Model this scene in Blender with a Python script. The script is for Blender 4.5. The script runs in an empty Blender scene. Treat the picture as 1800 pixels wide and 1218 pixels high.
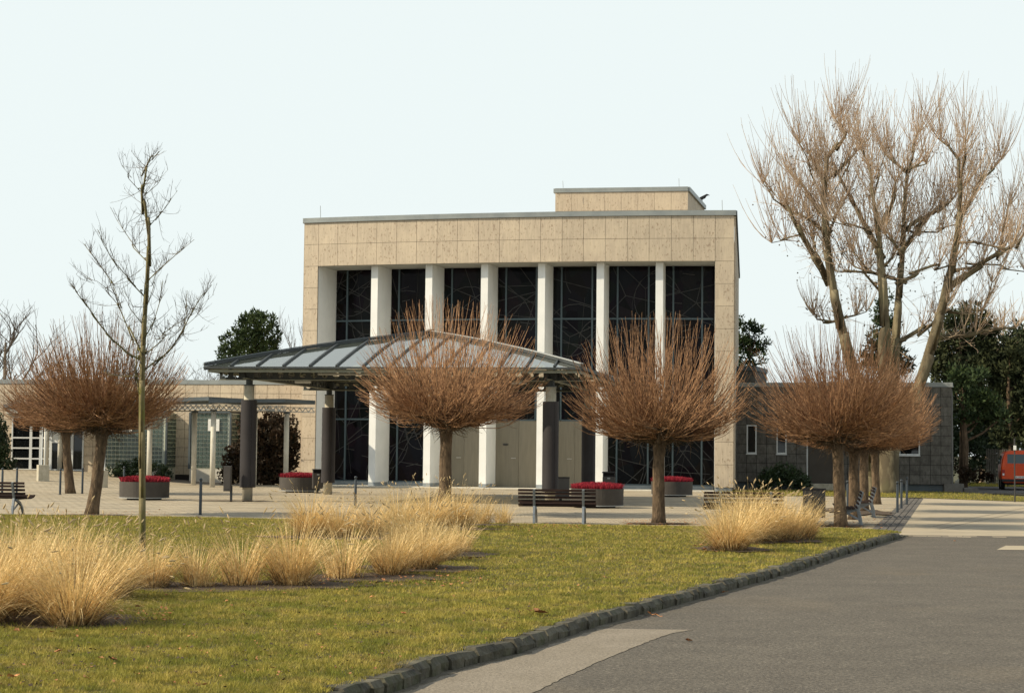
import bpy, math, random
import numpy as np
from mathutils import Vector, Matrix
R=math.radians
scene=bpy.context.scene
col=scene.collection
rnd=random.Random(7)

# ------------------------------------------------------------------ camera
F=3150.0; W0,H0=1800.0,1218.0
EYE=Vector((0,0,1.7))
cam_d=bpy.data.cameras.new('camera'); cam=bpy.data.objects.new('camera',cam_d); col.objects.link(cam)
cam_d.sensor_width=36; cam_d.lens=36*F/W0; cam_d.clip_start=0.1; cam_d.clip_end=6000
PITCH=math.atan(183/F); ROLL=0.0103
RM=Matrix.Rotation(R(90)+PITCH,4,'X')@Matrix.Rotation(ROLL,4,'Z')
cam.matrix_world=Matrix.Translation(EYE)@RM
scene.camera=cam

# ------------------------------------------------------------------ light
SUN_EL=R(36); SUN_AZ=R(76)          # azimuth: degrees to the left of the view axis, behind the camera side
sdir=Vector((-math.sin(SUN_AZ)*math.cos(SUN_EL), -math.cos(SUN_AZ)*math.cos(SUN_EL), math.sin(SUN_EL)))
sd=bpy.data.lights.new('sun','SUN'); sun=bpy.data.objects.new('sun',sd); col.objects.link(sun)
sd.energy=5.0; sd.angle=R(0.55); sd.color=(1.0,0.87,0.66)
sun.rotation_euler=sdir.to_track_quat('Z','Y').to_euler(); sun.location=(-30,-20,40)
world=bpy.data.worlds.new('World'); scene.world=world; world.use_nodes=True
nt=world.node_tree; nt.nodes.clear()
wo=nt.nodes.new('ShaderNodeOutputWorld'); bg=nt.nodes.new('ShaderNodeBackground'); bg.inputs[1].default_value=0.1
sky=nt.nodes.new('ShaderNodeTexSky'); sky.sky_type='NISHITA'; sky.sun_disc=False
sky.sun_elevation=SUN_EL; sky.sun_rotation=math.atan2(sdir.x,sdir.y)
sky.air_density=1.0; sky.dust_density=2.0
mx=nt.nodes.new('ShaderNodeMix'); mx.data_type='RGBA'
mx.inputs[7].default_value=(8.25,9.0,8.9,1)      # winter haze: white near the horizon, thinning towards the zenith
tc_=nt.nodes.new('ShaderNodeTexCoord'); sx_=nt.nodes.new('ShaderNodeSeparateXYZ'); mr_=nt.nodes.new('ShaderNodeMapRange')
mr_.inputs[1].default_value=0.48; mr_.inputs[2].default_value=0.92; mr_.inputs[3].default_value=0.94; mr_.inputs[4].default_value=0.12; mr_.interpolation_type='SMOOTHSTEP'
nt.links.new(tc_.outputs['Generated'],sx_.inputs[0]); nt.links.new(sx_.outputs['Z'],mr_.inputs[0]); nt.links.new(mr_.outputs[0],mx.inputs[0])
nt.links.new(sky.outputs[0],mx.inputs[6]); nt.links.new(mx.outputs[2],bg.inputs[0]); nt.links.new(bg.outputs[0],wo.inputs[0])
scene.view_settings.view_transform='Standard'; scene.view_settings.look='None'
scene.view_settings.exposure=0.12; scene.view_settings.gamma=1.0; scene.view_settings.use_curve_mapping=False
scene.render.engine='CYCLES'
scene.cycles.max_bounces=6; scene.cycles.transparent_max_bounces=12

# ------------------------------------------------------------------ ground height and picking
def sm(t):
    t=max(0.0,min(1.0,t)); return t*t*(3-2*t)
def terr(x,y): return 0.5*sm((-x-13)/11)*sm((y-62)/26)
def pick(px,py,z=0.0):
    d=RM.to_3x3()@Vector(((px-W0/2)/F,-(py-H0/2)/F,-1.0))
    t=(z-EYE.z)/d.z
    return EYE+d*t
def G(px,py):
    z=0.0
    for _ in range(25):
        p=pick(px,py,z); z=0.6*z+0.4*gz(p.x,p.y)
    p=pick(px,py,z); p.z=gz(p.x,p.y); return p
def at(px,py,Y):                     # point at depth Y seen at a pixel
    d=RM.to_3x3()@Vector(((px-W0/2)/F,-(py-H0/2)/F,-1.0))
    return EYE+d*(Y/d.y)
# the kerb line (road side), and the far edge of the lawn, as ground points
KERB=[pick(*p) for p in [(560,1262),(692,1217),(777,1183),(842,1166),(907,1150),(973.5,1126),(1053,1101),(1123,1082),(1194,1063),(1267.5,1042),(1326,1026),(1400,1004),(1481,977),(1546,956.6),(1596,942.5)]]
k0,k1=KERB[0],KERB[1]
KERB=[k0+(k0-k1)*6, k0+(k0-k1)*2]+KERB
BACK=[pick(*p) for p in [(-400,900),(0,904),(350,908.5),(500,912),(900,920.5),(1223,925),(1480,928),(1550,934),(1596,942.5)]]
def interp(P,v,a,b):
    if v<=P[0][a]: return P[0][b]
    for p,q in zip(P,P[1:]):
        if v<=q[a]:
            return p[b]+(q[b]-p[b])*(v-p[a])/(q[a]-p[a]+1e-9)
    return P[-1][b]
KY=KERB
def kerb_x(y): return interp(KY,y,1,0)
def back_y(x): return interp(BACK,x,0,1)
def on_lawn(x,y): return y<back_y(x) and x<kerb_x(y) and y<KERB[-1].y+6
def lawn_h(x,y):
    return 0.115*sm((back_y(x)-y)/4.0) if y>30 else 0.115
def gz(x,y):
    if on_lawn(x,y): return lawn_h(x,y)
    return terr(x,y)

# ------------------------------------------------------------------ helpers
class MB:
    def __init__(s): s.v=[]; s.f=[]
    def quad(s,a,b,c,d):
        n=len(s.v); s.v+= [tuple(a),tuple(b),tuple(c),tuple(d)]; s.f.append((n,n+1,n+2,n+3))
    def poly(s,pts):
        n=len(s.v); s.v+=[tuple(p) for p in pts]; s.f.append(tuple(range(n,n+len(pts))))
    def hexa(s,p):                      # 8 corners: bottom 4 ccw, top 4 ccw
        n=len(s.v); s.v+=[tuple(q) for q in p]
        for f in ((3,2,1,0),(4,5,6,7),(0,1,5,4),(1,2,6,5),(2,3,7,6),(3,0,4,7)): s.f.append(tuple(n+i for i in f))
    def box(s,c,size,rz=0.0,rx=0.0,ry=0.0):
        hx,hy,hz=size[0]/2,size[1]/2,size[2]/2
        M=Matrix.Rotation(rz,3,'Z')@Matrix.Rotation(ry,3,'Y')@Matrix.Rotation(rx,3,'X'); c=Vector(c)
        s.hexa([c+M@Vector(q) for q in ((-hx,-hy,-hz),(hx,-hy,-hz),(hx,hy,-hz),(-hx,hy,-hz),(-hx,-hy,hz),(hx,-hy,hz),(hx,hy,hz),(-hx,hy,hz))])
    def bar(s,a,b,w,h,up=(0,0,1)):      # rectangular bar from a to b, w sideways, h along up
        a=Vector(a); b=Vector(b); d=(b-a).normalized(); u=Vector(up)
        if abs(d.dot(u))>0.98: u=Vector((0,1,0))
        sd_=d.cross(u).normalized(); u=sd_.cross(d).normalized()
        x=sd_*(w/2); y=u*(h/2)
        s.hexa([a-x-y,a+x-y,b+x-y,b-x-y,a-x+y,a+x+y,b+x+y,b-x+y])
    def tube(s,pts,rad,n=6,cap=True):
        pts=[Vector(p) for p in pts]; base=len(s.v)
        if not hasattr(rad,'__len__'): rad=[rad]*len(pts)
        prev=None
        for i,p in enumerate(pts):
            d=(pts[min(i+1,len(pts)-1)]-pts[max(i-1,0)])
            if d.length<1e-9: d=Vector((0,0,1))
            d.normalize()
            if prev is None:
                u=Vector((1,0,0)) if abs(d.x)<0.8 else Vector((0,1,0))
            else: u=prev
            u=(u-d*u.dot(d)).normalized(); prev=u; w=d.cross(u)
            for k in range(n):
                a=2*math.pi*k/n; s.v.append(tuple(p+(u*math.cos(a)+w*math.sin(a))*rad[i]))
        for i in range(len(pts)-1):
            for k in range(n):
                a=base+i*n+k; b=base+i*n+(k+1)%n; s.f.append((a,b,b+n,a+n))
        if cap and n>2:
            s.f.append(tuple(base+k for k in range(n-1,-1,-1))); e=base+(len(pts)-1)*n; s.f.append(tuple(e+k for k in range(n)))
    def lathe(s,prof,n=32,c=(0,0,0),a0=0,a1=2*math.pi):
        base=len(s.v); full=abs(a1-a0-2*math.pi)<1e-6; m=n if full else n+1
        for r,z in prof:
            for k in range(m):
                a=a0+(a1-a0)*k/n; s.v.append((c[0]+r*math.cos(a),c[1]+r*math.sin(a),c[2]+z))
        for i in range(len(prof)-1):
            for k in range(n):
                k2=(k+1)%m if full else k+1
                s.f.append((base+i*m+k,base+i*m+k2,base+(i+1)*m+k2,base+(i+1)*m+k))
    def sphere(s,c,r,n=8,m=5,sz=1.0):
        prof=[(max(1e-4,r*math.sin(math.pi*i/m)),-r*sz*math.cos(math.pi*i/m)) for i in range(m+1)]
        s.lathe(prof,n,c)
def rootloc(o):
    while o.parent: o=o.parent
    return o.location
def tagp(o,label=None,cat=None,group=None,kind=None):
    if label: o['label']=label
    if cat: o['category']=cat
    if group: o['group']=group
    if kind: o['kind']=kind
    return o
def mesh_from(name,v,f,mt,smooth=False):
    me=bpy.data.meshes.new(name); me.from_pydata(v,[],f); me.update()
    if mt: me.materials.append(mt)
    if smooth: me.shade_smooth()
    return me
def obj(name,mb,mt,parent=None,smooth=False,bevel=0,**k):
    v=mb.v
    if parent is not None:
        o0=rootloc(parent); v=[(a-o0.x,b-o0.y,c-o0.z) for a,b,c in v]
    me=mesh_from(name,v,mb.f,mt,smooth)
    o=bpy.data.objects.new(name,me); col.objects.link(o)
    if parent is not None: o.parent=parent
    if bevel:
        m=o.modifiers.new('bevel','BEVEL'); m.width=bevel; m.segments=2; m.limit_method='ANGLE'
    tagp(o,**k); return o
def thing(name,loc,label,cat,group=None,rz=0.0):
    o=bpy.data.objects.new(name,None); col.objects.link(o); o.location=loc; o.rotation_euler=(0,0,rz)
    o.empty_display_size=0.3
    return tagp(o,label,cat,group)
def solo(name,mb,mt,loc,label=None,cat=None,group=None,kind=None,smooth=False):   # one-mesh thing, world coords in mb
    v=[(a-loc[0],b-loc[1],c-loc[2]) for a,b,c in mb.v]
    me=mesh_from(name,v,mb.f,mt,smooth); o=bpy.data.objects.new(name,me); col.objects.link(o); o.location=loc
    return tagp(o,label,cat,group,kind)
def inst(name,me,parent,loc,rot=(0,0,0),scale=(1,1,1),mt=None):
    o=bpy.data.objects.new(name,me); col.objects.link(o)
    if parent is not None:
        o.parent=parent; loc=Vector(loc)-rootloc(parent)
    o.location=loc; o.rotation_euler=rot; o.scale=scale; return o
def copy_tree(o,parent=None):
    c=o.copy(); col.objects.link(c)
    if parent is not None: c.parent=parent
    for ch in list(o.children): copy_tree(ch,c)
    return c
def place(o,loc,rz=0.0,s=1.0,label=None):
    o.location=loc; o.rotation_euler=(0,0,rz); o.scale=(s,s,s)
    if label: o['label']=label
    return o

# ------------------------------------------------------------------ materials
def mat(name,c1,c2=None,scale=4.0,rough=0.8,bump=0.0,detail=5,stretch=(1,1,1),metal=0.0,spec=0.3,rand=0.0,fac=(0.35,0.65),bscale=None,coord='pos',bdist=0.02):
    m=bpy.data.materials.new(name); m.use_nodes=True; n=m.node_tree; N=n.nodes; L=n.links; b=N['Principled BSDF']
    b.inputs['Roughness'].default_value=rough; b.inputs['Metallic'].default_value=metal
    b.inputs['Specular IOR Level'].default_value=spec
    if c2 is None and not bump and not rand:
        b.inputs['Base Color'].default_value=(*c1,1); return m
    geo=N.new('ShaderNodeNewGeometry'); mp=N.new('ShaderNodeMapping'); mp.inputs['Scale'].default_value=stretch
    if coord=='obj':
        tc=N.new('ShaderNodeTexCoord'); L.new(tc.outputs['Object'],mp.inputs[0])
    else: L.new(geo.outputs['Position'],mp.inputs[0])
    oi=N.new('ShaderNodeObjectInfo')
    cs=None
    if c2 is not None:
        no=N.new('ShaderNodeTexNoise'); no.inputs['Scale'].default_value=scale; no.inputs['Detail'].default_value=detail
        no.inputs['Roughness'].default_value=0.62
        L.new(mp.outputs[0],no.inputs[0])
        cr=N.new('ShaderNodeValToRGB'); cr.color_ramp.elements[0].position=fac[0]; cr.color_ramp.elements[1].position=fac[1]
        cr.color_ramp.elements[0].color=(*c1,1); cr.color_ramp.elements[1].color=(*c2,1)
        L.new(no.outputs[0],cr.inputs[0]); cs=cr.outputs[0]
    else:
        rgb=N.new('ShaderNodeRGB'); rgb.outputs[0].default_value=(*c1,1); cs=rgb.outputs[0]
    if rand:
        mr=N.new('ShaderNodeMapRange'); mr.inputs[3].default_value=1-rand; mr.inputs[4].default_value=1+rand
        L.new(oi.outputs['Random'],mr.inputs[0])
        vm=N.new('ShaderNodeVectorMath'); vm.operation='SCALE'; L.new(cs,vm.inputs[0]); L.new(mr.outputs[0],vm.inputs['Scale']); cs=vm.outputs[0]
    L.new(cs,b.inputs['Base Color'])
    if bump:
        nb=N.new('ShaderNodeTexNoise'); nb.inputs['Scale'].default_value=bscale or scale*6; nb.inputs['Detail'].default_value=4
        L.new(mp.outputs[0],nb.inputs[0]); bp=N.new('ShaderNodeBump'); bp.inputs['Strength'].default_value=bump; bp.inputs['Distance'].default_value=bdist
        L.new(nb.outputs[0],bp.inputs['Height']); L.new(bp.outputs[0],b.inputs['Normal'])
    return m
def layered(m,c,scale,lo,hi,stretch=(1,1,1),amount=1.0,detail=6):
    """add a second noise mask of colour c over whatever feeds the base colour (stains, pits, wear)"""
    n=m.node_tree; N=n.nodes; L=n.links; b=N['Principled BSDF']
    src=b.inputs['Base Color'].links[0].from_socket if b.inputs['Base Color'].links else None
    geo=N.new('ShaderNodeNewGeometry'); mp=N.new('ShaderNodeMapping'); mp.inputs['Scale'].default_value=stretch
    mp.inputs['Location'].default_value=(scale*1.7,3.1,7.7)
    L.new(geo.outputs['Position'],mp.inputs[0])
    no=N.new('ShaderNodeTexNoise'); no.inputs['Scale'].default_value=scale; no.inputs['Detail'].default_value=detail; L.new(mp.outputs[0],no.inputs[0])
    mr=N.new('ShaderNodeMapRange'); mr.inputs[1].default_value=lo; mr.inputs[2].default_value=hi; mr.inputs[4].default_value=amount; L.new(no.outputs[0],mr.inputs[0])
    mi=N.new('ShaderNodeMix'); mi.data_type='RGBA'; mi.inputs[7].default_value=(*c,1)
    L.new(mr.outputs[0],mi.inputs[0])
    if src: L.new(src,mi.inputs[6])
    else: mi.inputs[6].default_value=b.inputs['Base Color'].default_value
    L.new(mi.outputs[2],b.inputs['Base Color']); return m
def translucent(m,col_,amt):
    n=m.node_tree; b=n.nodes['Principled BSDF']; out=n.nodes['Material Output']
    t=n.nodes.new('ShaderNodeBsdfTranslucent'); t.inputs[0].default_value=(*col_,1)
    ms=n.nodes.new('ShaderNodeMixShader'); ms.inputs[0].default_value=amt
    n.links.new(b.outputs[0],ms.inputs[1]); n.links.new(t.outputs[0],ms.inputs[2]); n.links.new(ms.outputs[0],out.inputs[0]); return m

M={}
M['trav']=mat('travertine',(.545,.455,.34),(.44,.365,.275),scale=2.6,rough=.75,bump=.25,stretch=(5,5,.55),rand=.045,bscale=9,bdist=.01)
layered(M['trav'],(.22,.15,.10),9.5,.575,.67,(1.5,1.5,.8),.65,10)
layered(M['trav'],(.62,.52,.38),1.1,.5,.75,(1,1,1),.6)
M['dtrav']=mat('shade_toned_slab',(.088,.082,.073),(.150,.142,.125),scale=3.0,rough=.85,bump=.2,stretch=(2,2,1.2),rand=.14,bdist=.01)  # the wing's deep shade is put into this darkened stone colour
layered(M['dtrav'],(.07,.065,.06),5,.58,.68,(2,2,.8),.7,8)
M['back']=mat('dark_backing',(.035,.03,.027),rough=.95)
M['white']=mat('white_plaster',(.72,.73,.71),(.78,.785,.765),scale=1.5,rough=.8,bump=.05)
layered(M['white'],(.55,.53,.48),1.3,.60,.85,(3,3,.3),.4)
M['soffit']=mat('soffit_paint',(.42,.43,.40),(.48,.48,.45),scale=1,rough=.9)
M['plinth']=mat('blue_grey_plinth',(.22,.25,.27),(.30,.33,.35),scale=2,rough=.8,bump=.1)
M['zinc']=mat('zinc_trim',(.23,.25,.25),(.30,.32,.31),scale=1.2,rough=.45,metal=.3,spec=.5)
M['dzinc']=mat('dark_zinc_trim',(.05,.065,.075),(.08,.10,.11),scale=1.2,rough=.5,spec=.5)
M['mull']=mat('mullion_paint',(.060,.092,.108),rough=.45,spec=.5)
M['lead']=mat('lead_came',(.042,.042,.042),rough=.6)
M['bronze']=mat('bronze_door',(.20,.18,.135),(.235,.21,.16),scale=2,rough=.42,metal=.35,stretch=(6,6,.5),rand=.05,spec=.5)
M['brown']=mat('brown_door',(.06,.05,.04),(.07,.06,.05),scale=2,rough=.6)
M['steel']=mat('brushed_steel',(.55,.53,.48),rough=.3,metal=.9)
M['csteel']=mat('canopy_steel',(.030,.036,.038),(.045,.052,.053),scale=2,rough=.5,spec=.4)
M['flange']=mat('canopy_flange',(.19,.20,.155),(.26,.265,.21),scale=2,rough=.55)
M['sleeve']=mat('sleeve_metal',(.030,.027,.028),(.040,.036,.037),scale=1,rough=.55,metal=.0,spec=.2)
M['conc']=mat('raw_concrete',(.38,.35,.27),(.48,.44,.35),scale=5,rough=.9,bump=.2)
layered(M['conc'],(.2,.17,.12),7,.58,.75,(2,2,.6),.6)
M['pconc']=mat('pale_concrete',(.52,.49,.41),(.60,.57,.49),scale=4,rough=.85,bump=.1)
layered(M['pconc'],(.35,.31,.23),5,.62,.8,(2,2,.5),.5)
M['planter']=mat('planter_fibre_cement',(.052,.046,.040),(.068,.060,.052),scale=3,rough=.75,bump=.1,rand=.05)
layered(M['planter'],(.10,.09,.08),2.5,.58,.8,(1,1,.6),.4)
M['bin']=mat('dark_bin_metal',(.045,.040,.036),(.06,.052,.045),scale=3,rough=.5,spec=.5)
M['bollard']=mat('blue_grey_bollard',(.022,.032,.042),(.03,.042,.053),scale=4,rough=.4,spec=.5)
M['wood']=mat('dark_bench_slat',(.017,.010,.008),(.030,.017,.013),scale=3,rough=.75,stretch=(1,8,8),spec=.12,rand=.15)
M['cast']=mat('bench_cast_metal',(.20,.22,.24),(.26,.28,.30),scale=4,rough=.4,metal=.5)
M['heath']=mat('red_heather',(.10,.012,.015),(.50,.03,.06),scale=34,rough=.8)
M['soil']=mat('bare_soil',(.060,.043,.030),(.11,.08,.055),scale=9,rough=1,bump=.6,bdist=.03)
M['asph']=mat('asphalt',(.118,.104,.084),(.152,.134,.107),scale=1.3,rough=.92,bump=.9,bscale=70,bdist=.012,spec=.25)
layered(M['asph'],(.045,.040,.034),36,.47,.56,(1,1,1),.55,2)
layered(M['asph'],(.27,.24,.19),31,.62,.70,(1,1,1),.8,3)
layered(M['asph'],(.17,.135,.09),.55,.55,.8,(1,1,1),.45,6)
M['asph2']=mat('pale_asphalt',(.24,.205,.155),(.285,.245,.19),scale=2.0,rough=.95,bump=.8,bscale=80,bdist=.01)
layered(M['asph2'],(.10,.085,.065),40,.48,.58,(1,1,1),.45,2)
M['path']=mat('pale_paving',(.36,.305,.215),(.43,.365,.26),scale=.9,rough=.9,bump=.4,bscale=40,bdist=.006)
layered(M['path'],(.20,.18,.145),.45,.5,.72,(1,2.5,1),.55)
M['paver']=mat('paver',(.35,.295,.205),(.43,.365,.26),scale=1.1,rough=.9,bump=.3,bscale=40,bdist=.005,rand=.08)
layered(M['paver'],(.19,.17,.14),.5,.48,.70,(1,2,1),.6)
M['joint']=mat('paver_joint',(.13,.115,.09),(.17,.15,.12),scale=6,rough=1)
M['dbrick']=mat('dark_sett',(.11,.10,.09),(.15,.14,.125),scale=6,rough=.9,bump=.3,rand=.15)
M['kerb']=mat('kerb_stone',(.036,.032,.023),(.115,.105,.075),scale=4,rough=.85,bump=.8,bscale=14,bdist=.04,rand=.18)
layered(M['kerb'],(.05,.058,.02),5,.5,.68,(1,1,1),.55)
M['gutter']=mat('gutter_mortar',(.10,.085,.06),(.16,.14,.105),scale=7,rough=1,bump=.8,bscale=25,bdist=.03)
M['grassbase']=mat('lawn_soil',(.06,.06,.018),(.12,.095,.035),scale=1.6,rough=1,bump=.6,bscale=30,bdist=.03)
M['ground']=mat('rough_ground',(.05,.05,.025),(.09,.085,.04),scale=.6,rough=1,bump=.4)
M['bark']=mat('rough_bark',(.055,.038,.024),(.155,.108,.066),scale=10,rough=.95,bump=1.0,bscale=28,stretch=(1,1,.35),bdist=.03,coord='obj')
M['ybark']=mat('young_bark',(.11,.10,.045),(.21,.17,.09),scale=8,rough=.9,bump=.5,bscale=30,stretch=(1,1,.4),coord='obj')
layered(M['ybark'],(.16,.16,.02),3,.55,.7,(2,2,1),.7)
M['pbark']=mat('plane_bark',(.085,.068,.042),(.22,.185,.115),scale=1.7,rough=.9,bump=.6,bscale=8,stretch=(1,1,.4),fac=(.42,.6))
layered(M['pbark'],(.09,.09,.04),1.1,.52,.7,(1,1,.5),.4)
M['twig']=mat('twig',(.095,.042,.021),(.48,.275,.14),scale=9,rough=.75)
M['ptwig']=mat('plane_twig',(.38,.27,.18),(.58,.45,.32),scale=.8,rough=.8)
M['gtwig']=mat('grey_twig',(.10,.08,.06),(.18,.14,.105),scale=.8,rough=.9)
M['needle']=mat('pine_needles',(.014,.030,.010),(.05,.078,.022),scale=1.1,rough=.75)
M['needle2']=mat('dull_needles',(.016,.026,.010),(.06,.068,.024),scale=.8,rough=.8)
M['leaf']=mat('evergreen_leaves',(.015,.032,.012),(.05,.08,.03),scale=3,rough=.5,spec=.5)
M['rleaf']=mat('reddish_leaves',(.020,.018,.009),(.075,.042,.022),scale=3,rough=.6)
M['dry']=translucent(mat('dry_blade',(.34,.22,.085),(.95,.74,.38),scale=34,rough=.7,rand=.08,fac=(.38,.58)),(.80,.57,.24),.28)
M['drybase']=mat('dry_base',(.13,.085,.045),(.26,.18,.09),scale=8,rough=.9)
M['plume']=mat('seed_plume',(.34,.25,.13),(.52,.40,.23),scale=14,rough=.95)
M['blade']=translucent(mat('grass_blade',(.20,.215,.025),(.50,.40,.085),scale=1.6,rough=.7,fac=(.40,.60),detail=10),(.35,.32,.06),.25)
layered(M['blade'],(.55,.38,.13),7.5,.54,.66,(1,1,1),.6)
layered(M['blade'],(.05,.055,.015),9.0,.54,.64,(1,1,1),.8)
layered(M['blade'],(.34,.23,.10),2.6,.55,.66,(1,1,1),.6)
layered(M['blade'],(.04,.05,.01),26,.50,.60,(1,1,1),.5,3)
M['fleaf']=mat('fallen_leaf',(.34,.13,.05),(.50,.25,.11),scale=9,rough=.8,rand=.35)
M['red']=mat('orange_red_paint',(.70,.075,.012),(.74,.09,.016),scale=2,rough=.35,spec=.3)
M['black']=mat('black_rubber',(.012,.012,.012),rough=.8)
M['plas']=mat('dark_plastic',(.025,.022,.022),rough=.5)
M['signw']=mat('white_sign',(.78,.78,.74),rough=.5)
M['chrome']=mat('grey_bumper',(.20,.20,.20),rough=.35,metal=.6)
M['fence']=mat('grey_fence',(.16,.15,.13),rough=.8)
M['rock']=mat('pale_boulder',(.30,.29,.22),(.42,.41,.33),scale=3,rough=.9,bump=.5)
M['bird']=mat('black_feathers',(.02,.02,.022),rough=.7)
M['gframe']=mat('white_frame',(.62,.64,.64),rough=.4,spec=.5)
M['cgrey']=mat('grey_cap',(.33,.34,.33),rough=.5)
def glassmat(name,tint,rough=.02,trans=.0,ior=1.5,boost=1.0):
    m=bpy.data.materials.new(name); m.use_nodes=True; n=m.node_tree; N=n.nodes; L=n.links; N.remove(N['Principled BSDF']); out=N['Material Output']
    fr=N.new('ShaderNodeFresnel'); fr.inputs[0].default_value=ior
    gl=N.new('ShaderNodeBsdfGlossy'); gl.inputs['Roughness'].default_value=rough; gl.inputs[0].default_value=(1,1,1,1)
    ms=N.new('ShaderNodeMixShader'); L.new(fr.outputs[0],ms.inputs[0])
    if trans:
        t=N.new('ShaderNodeBsdfTransparent'); t.inputs[0].default_value=(*tint,1)
    else:
        t=N.new('ShaderNodeBsdfDiffuse'); t.inputs[0].default_value=(*tint,1)
    L.new(t.outputs[0],ms.inputs[1]); L.new(gl.outputs[0],ms.inputs[2]); L.new(ms.outputs[0],out.inputs[0]); return m
M['roofglass']=glassmat('roof_glass',(.62,.72,.66),.03,trans=1,ior=6.5)
n_=M['roofglass'].node_tree; ms_=[x for x in n_.nodes if x.type=='MIX_SHADER'][0]      # thin dust and algae film, put in to brighten the panes from below
df=n_.nodes.new('ShaderNodeBsdfDiffuse'); df.inputs[0].default_value=(.50,.56,.52,1); tr_=n_.nodes.new('ShaderNodeBsdfTranslucent'); tr_.inputs[0].default_value=(.55,.62,.52,1)
m1=n_.nodes.new('ShaderNodeMixShader'); n_.links.new(df.outputs[0],m1.inputs[1]); n_.links.new(tr_.outputs[0],m1.inputs[2])
m2_=n_.nodes.new('ShaderNodeMixShader'); m2_.inputs[0].default_value=.08; n_.links.new(ms_.outputs[0],m2_.inputs[1]); n_.links.new(m1.outputs[0],m2_.inputs[2]); n_.links.new(m2_.outputs[0],n_.nodes['Material Output'].inputs[0])
M['dglass']=glassmat('dark_window_glass',(.006,.007,.008),.02)
M['vanglass']=glassmat('van_glass',(.03,.06,.07),.05)
# stained glass: irregular cells of very dark tints behind a gloss
m=glassmat('stained_glass',(.004,.004,.006),.08,ior=1.14); M['stained']=m
N=m.node_tree.nodes; L=m.node_tree.links
vo=N.new('ShaderNodeTexVoronoi'); vo.inputs['Scale'].default_value=1.6; ge=N.new('ShaderNodeNewGeometry')
mpn=N.new('ShaderNodeMapping'); mpn.inputs['Scale'].default_value=(1,1,.7); L.new(ge.outputs['Position'],mpn.inputs[0]); L.new(mpn.outputs[0],vo.inputs[0])
hs=N.new('ShaderNodeHueSaturation'); hs.inputs['Saturation'].default_value=.3; L.new(vo.outputs['Color'],hs.inputs['Color'])
vm=N.new('ShaderNodeMix'); vm.data_type='RGBA'; vm.blend_type='MULTIPLY'; vm.inputs[0].default_value=1; vm.inputs[7].default_value=(.014,.013,.015,1)
L.new(hs.outputs[0],vm.inputs[6])
for x in N:
    if x.type=='BSDF_DIFFUSE': L.new(vm.outputs[2],x.inputs[0])
# glass block
M['gblock']=mat('glass_block',(.035,.055,.045),(.075,.11,.09),scale=4,rough=.12,spec=.7,rand=.1)
M['gjoint']=mat('glass_block_joint',(.50,.53,.44),rough=.8)

# ================================================================== SETTING
def axis_grid(lo,hi,step,ext):
    a=[-e for e in reversed(ext)]; c=[]; v=lo
    while v<=hi+1e-6: c.append(v); v+=step
    return a+c+ext
xs=axis_grid(-40,40,2,[60,150,600,2500]); ys=[-400,-100,-30]+[i*2.0 for i in range(0,66)]+[160,300,900,3500]
mb=MB(); nx=len(xs)
for y in ys:
    for x in xs: mb.v.append((x,y,terr(x,y)-.06))
for j in range(len(ys)-1):
    for i in range(nx-1):
        a=j*nx+i; mb.f.append((a,a+1,a+nx+1,a+nx))
solo('ground',mb,M['ground'],(0,0,0),kind='structure')

# road: asphalt right of the kerb, up to the pale paved drive
Yend=pick(1596,940).y
mb=MB(); pts=[p for p in KERB if p.y<Yend]
line=[(p.x,p.y) for p in pts]+[(kerb_x(Yend),Yend)]
for (x0,y0),(x1,y1) in zip(line,line[1:]): mb.quad((x0,y0,0),(60,y0,0),(60,y1,0),(x1,y1,0))
solo('road',mb,M['asph'],(0,0,0),kind='structure')
# older pale strip of asphalt along the kerb with a ragged edge
mb=MB(); edge=[pick(*p) for p in [(915,1228),(990,1192),(1060,1160),(1130,1131),(1180,1113),(1217,1107)]]
edge=[edge[0]+(edge[0]-edge[1])*7]+edge; tip=pick(1095,1105)
inn=[(kerb_x(p.y)+.02,p.y) for p in edge[:-1]]+[(kerb_x(tip.y)+.02,tip.y)]
eo=[]; ei=[]
for i in range(len(edge)-1):
    for k in range(12):
        t=k/12; a=edge[i].lerp(edge[i+1],t); eo.append((a.x+rnd.uniform(-.012,.012),a.y,.004))
        b=(inn[i][0]*(1-t)+inn[i+1][0]*t, inn[i][1]*(1-t)+inn[i+1][1]*t); ei.append((b[0],b[1],.004))
eo.append((edge[-1].x,edge[-1].y,.004)); ei.append((inn[-1][0],inn[-1][1],.004))
for i in range(len(eo)-1): mb.quad(ei[i],eo[i],eo[i+1],ei[i+1])
solo('asphalt_patch',mb,M['asph2'],(0,0,0),kind='structure')
# manhole slab patch at the right
a=[pick(*p) for p in [(1752,966),(1768,959),(1850,960),(1850,967)]]
mb=MB(); mb.poly([(p.x,p.y,.005) for p in a]); solo('concrete_patch',mb,M['path'],(0,0,0),kind='structure')

# pale paved drive behind the asphalt
STRIP=[pick(*p) for p in [(1552,938),(1608,876)]]            # dark band that ends the plaza
def strip_x(y): a,b=STRIP; return a.x+(b.x-a.x)*(y-a.y)/(b.y-a.y)
PTOP=[pick(*p) for p in [(1440,872),(1621,875.5),(1800,882),(1990,889)]]
mb=MB()
n=24
for i in range(n):
    y0=Yend+(PTOP[0].y+2-Yend)*i/n; y1=Yend+(PTOP[0].y+2-Yend)*(i+1)/n
    mb.quad((strip_x(y0)+.3,y0,.0),(60,y0,.0),(60,y1,.0),(strip_x(y1)+.3,y1,.0))
solo('path',mb,M['path'],(0,0,0),kind='structure')
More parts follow.
